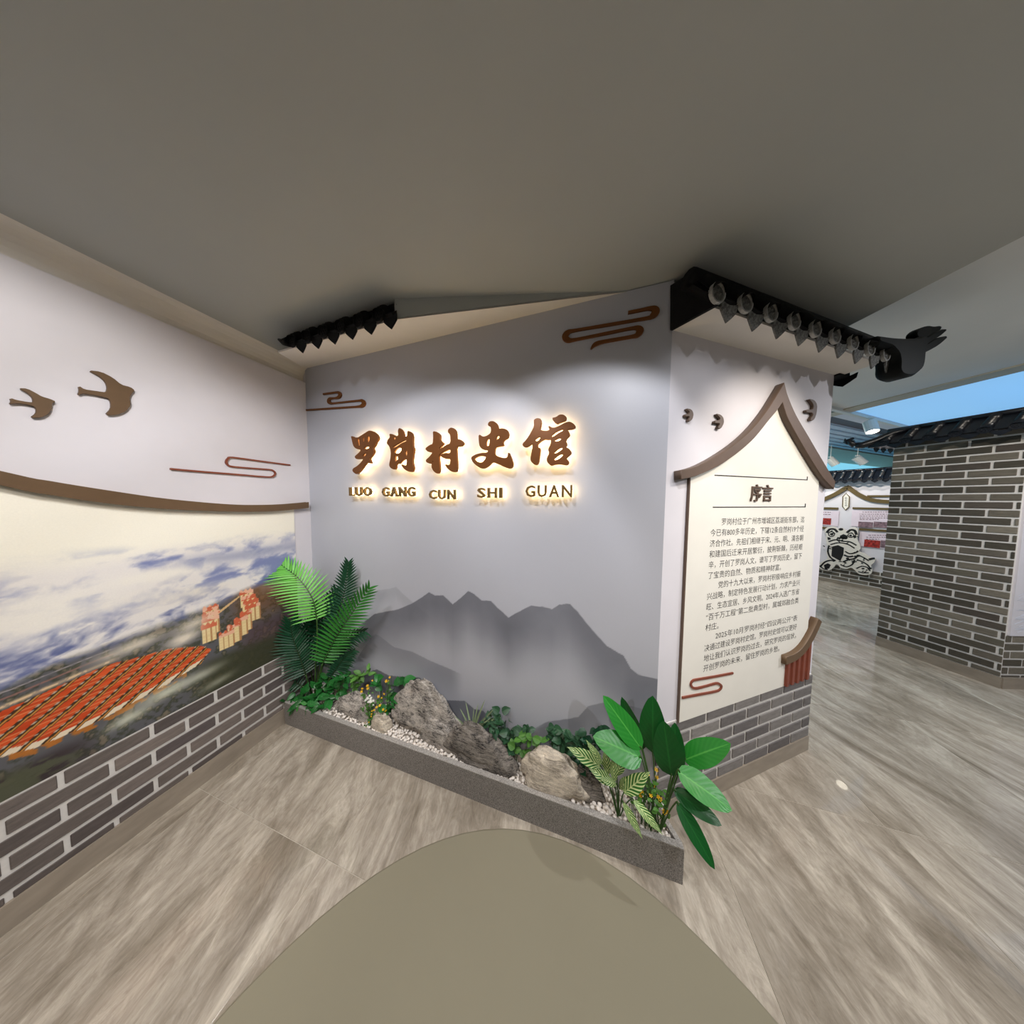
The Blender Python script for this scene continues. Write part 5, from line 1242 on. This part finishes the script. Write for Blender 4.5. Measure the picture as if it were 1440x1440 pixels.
traced_plant('striped_leaf_plant', 'plant with cream-striped green leaves at the planter right end', [
    (q(740, 520, .13), q(585, 425, .14), .17, 'striped', (0, 0, .3)), (q(745, 510, .10), q(670, 395, .08), .15, 'striped', (0, 0, .3)), (q(770, 560, .11), q(755, 430, .09), .17, 'striped', (0, 0, .2)),
    (q(810, 560, .10), q(845, 450, .08), .18, 'striped', (.2, 0, .2)), (q(800, 600, .14), q(680, 520, .16), .17, 'striped', (-.2, 0, .2)), (q(810, 600, .14), q(735, 570, .17), .18, 'striped', (0, 0, .4)),
    (q(840, 640, .15), q(955, 545, .16), .17, 'striped', (.2, 0, .3)), (q(835, 675, .17), q(935, 860, .215), .13, 'striped', (0, 0, .2)), (q(880, 665, .17), q(1030, 835, .20), .13, 'striped', (.2, 0, .2)),
    (q(800, 590, .12), q(790, 470, .10), .16, 'striped', (0, 0, .2)), (q(820, 620, .13), q(880, 560, .13), .18, 'striped', (0, 0, .2))],
    (620 + 820 / 3.2727, 920 + 690 / 3.2727), 0.13, None, LAN, 1.0)
PRB = lambda t: (math.sin(PI * min(1, t ** 0.78)) ** 0.62) if 0 < t < 1 else 0.0
traced_plant('broad_leaf_plant', 'tall broad glossy green leaf plant at the planter right end', [
    (q(925, 440, .13), q(757, 200, .12), .19, 'broad', (.0, 0, .2)), (q(925, 480, .15), q(710, 375, .19), .27, 'broad', (-.1, 0, .5)), (q(930, 440, .06), q(830, 212, .05), .16, 'broaddark', (-.4, 0, 0)),
    (q(975, 455, .09), q(975, 207, .08), .22, 'broaddark', (0, 0, -.1)), (q(1060, 560, .12), q(1030, 325, .12), .26, 'broaddark', (.1, 0, -.1)), (q(1075, 545, .09), q(1085, 330, .07), .19, 'broaddark', (.3, 0, -.1)),
    (q(1118, 488, .08), q(1322, 405, .10), .22, 'broad', (.2, 0, .6)), (q(1088, 535, .17), q(1348, 715, .22), .27, 'broad', (.2, 0, .5)), (q(1070, 625, .15), q(1297, 785, .20), .20, 'broaddark', (0, 0, .5)),
    (q(1085, 680, .18), q(1275, 1003, .26), .17, 'broaddark', (.2, 0, .2))],
    (620 + 1010 / 3.2727, 920 + 700 / 3.2727), 0.13, None, PRB, 1.0, 0.0026, 0.12, 0.10, wave=0.03)
flowers('yellow flower sprig among leaves at the planter right end', [(620 + x / 3.2727, 920 + y / 3.2727) for x, y in [(940, 640), (975, 560), (1035, 730), (960, 600), (1000, 640), (920, 600), (980, 680), (940, 560)]], [.13, .11, .14, .12, .13, .12, .14, .11], 24, 29, spread=0.016)
clump('ground_cover_plant', 'small bright green ground-cover leaves beneath the broad leaf plant', z55([(900, 620), (940, 590), (960, 660), (1000, 700), (920, 650), (1020, 650), (980, 620)]), [.13, .12, .14, .15, .14, .12, .13], M['sprig'], ELL, 44, 0.022, 0.30, 81, spread=0.45)

# =================================================================== TRACK LAMPS
def track_lamp(base, aim, label, L_=0.12, R_=0.045, drop=0.05, lit=True):
    t = thing('track_spotlight', label, 'lamp', base, 'white track spotlights')
    d = (Vector(aim) - base).normalized(); j = base + Vector((0, 0, -drop))
    b = MB(); b.tube([base + Vector((0, 0, 0.012)), base - Vector((0, 0, 0.006))], 0.030, 10); b.build('track_adapter', M['metalwhite'], t)
    b = MB(); b.tube([base, j], 0.008, 8); b.build('arm', M['metalwhite'], t)
    p0 = j - d * 0.03; p1 = p0 + d * L_
    b = MB(); b.tube([p0, p0 + d * 0.006, p1], [R_ * .9, R_, R_], 16); b.build('housing', M['metalwhite'], t, False)
    b = MB(); b.tube([p1 - d * 0.004, p1 + d * 0.002], R_ * 0.88, 16); b.build('lens', M['lampglow'] if lit else M['metalwhite'], t)
    return t
b = MB(); b.box(TW, -1.5, 3.0, Z_CEIL_B - 0.03, Z_CEIL_B, -0.02, 0.02)
o = b.build('lamp_track', M['metalwhite']); tag(o, 'white ceiling lamp track running across beyond the column roof', 'lamp track')
tb = ceil_pt(1224, 588, Z_CEIL_B - 0.03); track_lamp(Vector((tb.x, tb.y, Z_CEIL_B - 0.03)), Vector((tb.x - 0.25, tb.y - 0.6, 0.9)), 'white cylindrical track spotlight above the column roof tip, the nearest one', 0.15, 0.055, 0.07)
for (u, v, lab, sx) in ((1168, 643, 'small far white spotlight beside the preface wall edge', .25), (1206, 641, 'small far white spotlight just under the column roof tip', .4)):
    tb = ceil_pt(u, v, 2.36); base = Vector((tb.x, tb.y, 2.36))
    track_lamp(base, base + Vector((sx, -0.25, -0.55)), lab, 0.16, 0.06, 0.05, lit=False)
    b = MB(); b.tube([base, Vector((base.x, base.y, Z_CEIL_B))], 0.006, 6); b.build('drop_rod', M['metalwhite'], bpy.data.objects['track_spotlight.001'] if v == 643 else bpy.data.objects['track_spotlight.002'])

# =================================================================== FAR WALL EXHIBITS
zf = zoom(WF, 1130, 620, 6)
cv1 = [tuple(p) for p in catmull(zf([(60, 530), (180, 490), (270, 450), (340, 410), (374, 388)]), 4)] + [tuple(p) for p in catmull(zf([(374, 388), (410, 415), (480, 460), (580, 500), (728, 515)]), 4)][1:]
o = link('gable_trim', curve_mesh([ribbon(cv1, 0.06)], 0.03, M['olive'], 0.0), None, WF.mat(0, 0, 0.0)); tag(o, 'distant olive-brown gable trim on the far wall above the lion', 'trim')
def rect(name, x0, y0, x1, y1, th, m_, label=None, cat=None, parent=None, out=0.0):
    a0, z1 = zf([(x0, y0)])[0]; a1, z0 = zf([(x1, y1)])[0]; z1b = zf([(x1, y0)])[0][1]
    b = MB(); b.box(WF, a0, a1, z0, (z1 + z1b) / 2, out, out + th); o = b.build(name, m_, parent)
    if label: tag(o, label, cat)
    return o
rect('trim_bar', 540, 458, 800, 474, 0.02, M['olive'], 'thin olive bar behind the distant gable trim end', 'trim')
rect('trim_bar', 100, 560, 293, 580, 0.02, M['olive'], 'dark bar above the left text panel on far wall', 'trim')
rect('trim_bar', 417, 563, 800, 584, 0.02, M['olive'], 'dark bar above the right text panel on far wall', 'trim')
rect('trim_bar', 470, 746, 800, 776, 0.02, M['olive'], 'dark bar between the two right text panels on far wall', 'trim')
rect('trim_bar', 60, 722, 200, 744, 0.02, M['olive'], 'dark bar under the left text panel beside the lion', 'trim')
def text_panel(x0, y0, x1, y1, rows, photos, label, seed):
    r_ = random.Random(seed)
    t = thing('text_panel', label, 'sign board', WF.p(*zf([((x0 + x1) / 2, y1)])[0], 0.0)); rect('panel', x0, y0, x1, y1, 0.012, M['pink'], parent=t)
    b = MB()
    for (ya, xa, xb) in rows:
        x = xa
        while x < xb:
            wdt = r_.uniform(8, 22); a0, z0 = zf([(x, ya)])[0]; a1, z1 = zf([(min(x + wdt, xb), ya)])[0]; b.box(WF, a0, a1, z0 - 0.006, z0 + 0.006, 0.0122, 0.0128); x += wdt + r_.uniform(4, 9)
    o = b.build('printed_text', M['photogrey'], t); o['kind'] = 'stuff'
    for (xa, ya, xb, yb, mk) in photos: rect('photo', xa, ya, xb, yb, 0.004, M[mk], parent=t, out=0.012)
text_panel(412, 590, 800, 742, [(600, 500, 715), (618, 475, 715), (634, 475, 715), (650, 475, 715), (663, 475, 640)], [(466, 683, 585, 735, 'photogrey'), (596, 683, 715, 735, 'photogrey')], 'pale lilac text panel with two mauve photos on far wall', 1)
text_panel(475, 780, 800, 922, [(795, 550, 700), (812, 530, 700), (828, 530, 640)], [(516, 836, 645, 905, 'photored'), (655, 840, 720, 905, 'photogrey')], 'pale lilac text panel with a red photo behind the lion', 2)
text_panel(60, 590, 293, 720, [(602, 165, 235), (620, 165, 235)], [(155, 652, 232, 708, 'photored')], 'pale lilac text panel with a red photo left of the lion', 3)
pq = thing('name_plaque', 'small hexagonal cream plaque under the distant gable peak', 'sign board', WF.p(*zf([(362, 585)])[0], 0.0))
hx = zf([(330, 470), (362, 440), (394, 470), (390, 555), (358, 587), (327, 555)])
link('plate', curve_mesh([hx], 0.014, M['cream'], 0.0), pq, WF.mat(0, 0, 0.0))
link('border', curve_mesh([hx, shrink(hx, 0.012)], 0.004, M['olive'], 0.0), pq, WF.mat(0, 0, 0.014))
b = MB()
for k in range(4):
    a, z = zf([(361, 482 + 20 * k)])[0]
    for dx, dz, w_, h_ in ((0, 0.012, .022, .004), (0, -0.002, .026, .004), (-.006, -.008, .004, .022), (.007, -.014, .018, .004)): b.box(WF, a + dx - w_ / 2, a + dx + w_ / 2, z + dz - h_ / 2, z + dz + h_ / 2, 0.0142, 0.0152)
o = b.build('characters', M['ink'], pq); o['kind'] = 'stuff'
# lion-dance cutout
OUT = [(190, 740), (230, 720), (275, 722), (295, 745), (325, 730), (350, 745), (375, 765), (400, 735), (440, 725), (470, 745), (468, 790), (460, 830), (485, 870), (490, 905), (470, 930), (530, 950), (575, 985), (620, 985), (600, 1030), (575, 1045), (590, 1090), (575, 1125), (520, 1130), (470, 1120), (440, 1085), (410, 1065), (370, 1080), (320, 1070), (290, 1030), (260, 1070), (220, 1095), (170, 1085), (135, 1070), (110, 1075), (95, 1040), (140, 1035), (180, 1010), (215, 985), (200, 940), (215, 900), (205, 870), (195, 820), (200, 790), (185, 765)]
lp = smooth_poly(zf(OUT))
lion = thing('lion_dance_cutout', 'black and white ink lion-dance cut-out standing against far wall', 'cut-out', WF.p(lp[0][0], 0.2, 0.03))
link('board', curve_mesh([lp], 0.03, M['lionwhite'], 0.0), lion, WF.mat(0, 0, 0.02))
ink = []
def el(x, y, a, b_, n=14, rot=0): return zf([(x + a * math.cos(2 * PI * i / n) * math.cos(rot) - b_ * math.sin(2 * PI * i / n) * math.sin(rot), y + a * math.cos(2 * PI * i / n) * math.sin(rot) + b_ * math.sin(2 * PI * i / n) * math.cos(rot)) for i in range(n)])
def stroke(p, w_): return ribbon([tuple(v) for v in catmull(zf(p), 3)], w_)
shapes = [[zf([(250, 890), (300, 878), (350, 900), (345, 960), (320, 1012), (280, 990), (245, 970)])], [el(245, 785, 30, 24), el(245, 785, 22, 16)], [el(248, 787, 13, 10)], [el(408, 795, 28, 22), el(408, 795, 20, 14)], [el(406, 797, 12, 9)],
          [el(325, 745, 20, 11)], [zf([(315, 800), (345, 785), (385, 800), (370, 825), (345, 830), (320, 820)])], [stroke([(205, 775), (230, 745), (270, 745), (295, 770)], .03)], [stroke([(375, 775), (405, 750), (440, 755), (455, 790)], .03)],
          [stroke([(220, 850), (280, 832), (340, 845), (400, 850), (455, 880)], .02)], [stroke([(235, 875), (300, 858), (380, 870), (440, 905)], .018)], [stroke([(225, 880), (215, 930), (235, 980), (280, 1010)], .022)],
          [stroke([(360, 930), (400, 950), (450, 940), (470, 925)], .02)], [stroke([(340, 1020), (390, 1000), (440, 990), (470, 960)], .022)], [stroke([(350, 960), (390, 975), (430, 970)], .025)], [stroke([(320, 1040), (370, 1060), (420, 1040), (440, 1000)], .018)],
          [stroke([(470, 960), (520, 985), (560, 1010)], .018)], [stroke([(460, 1000), (510, 1020), (550, 1045), (570, 1075)], .018)], [stroke([(560, 1000), (590, 990), (610, 990)], .03)], [stroke([(455, 1075), (500, 1055), (545, 1065), (570, 1095)], .016)], [stroke([(470, 1100), (510, 1110), (560, 1110)], .016)],
          [zf([(180, 1045), (215, 1030), (240, 1045), (225, 1075), (190, 1078)])], [stroke([(150, 1060), (190, 1020), (240, 1005), (270, 1015)], .022)], [stroke([(145, 1050), (175, 1075), (215, 1085)], .018)], [zf([(425, 800), (450, 790), (455, 815), (435, 822)])], [zf([(210, 810), (235, 815), (240, 830), (215, 835)])],
          [el(380, 990, 14, 9)], [el(430, 1020, 16, 8)], [el(510, 1075, 14, 7)], [el(345, 815, 40, 8)], [stroke([(290, 830), (300, 812), (312, 828), (325, 810), (338, 828), (352, 812), (365, 828), (380, 812)], .012)]]
rl = random.Random(12)
for k in range(46):
    x, y = rl.choice([(250, 790), (300, 850), (400, 860), (430, 960), (380, 1020), (500, 1010), (530, 1090), (200, 1050), (440, 770), (230, 900), (350, 1050), (470, 1000)]); x += rl.gauss(0, 22); y += rl.gauss(0, 16); a = rl.uniform(-0.7, 0.7); l_ = rl.uniform(8, 22)
    shapes.append([stroke([(x, y), (x + l_ * .5 * math.cos(a), y + l_ * .5 * math.sin(a) - 3), (x + l_ * math.cos(a), y + l_ * math.sin(a))], rl.uniform(.008, .02))])
for sset in shapes: link('ink_mark', curve_mesh(sset, 0.002, M['black'], 0.0), lion, WF.mat(0, 0, 0.0502))

# =================================================================== TRIPOD BLUR PATCH, BUILT AS A FLAT DISC
b = MB(); n = 72; Rm = 1.008
prof = [(0.0, 0.006), (Rm - 0.006, 0.006), (Rm, 0.003), (Rm, 0.0002)]
vs_ = [(0, 0, 0.006)] + [(q * math.cos(2 * PI * j / n) - 0.03, q * math.sin(2 * PI * j / n) + 0.0, z) for q, z in prof[1:] for j in range(n)]
fs = [(0, 1 + j, 1 + (j + 1) % n) for j in range(n)] + [(1 + i * n + j, 1 + (i + 1) * n + j, 1 + (i + 1) * n + (j + 1) % n, 1 + i * n + (j + 1) % n) for i in range(2) for j in range(n)]
b.add(vs_, fs); o = b.build('tripod_blur_disc', M['mat']); tag(o, 'large taupe tripod blur patch, built as a disc, before the planter', 'mat')
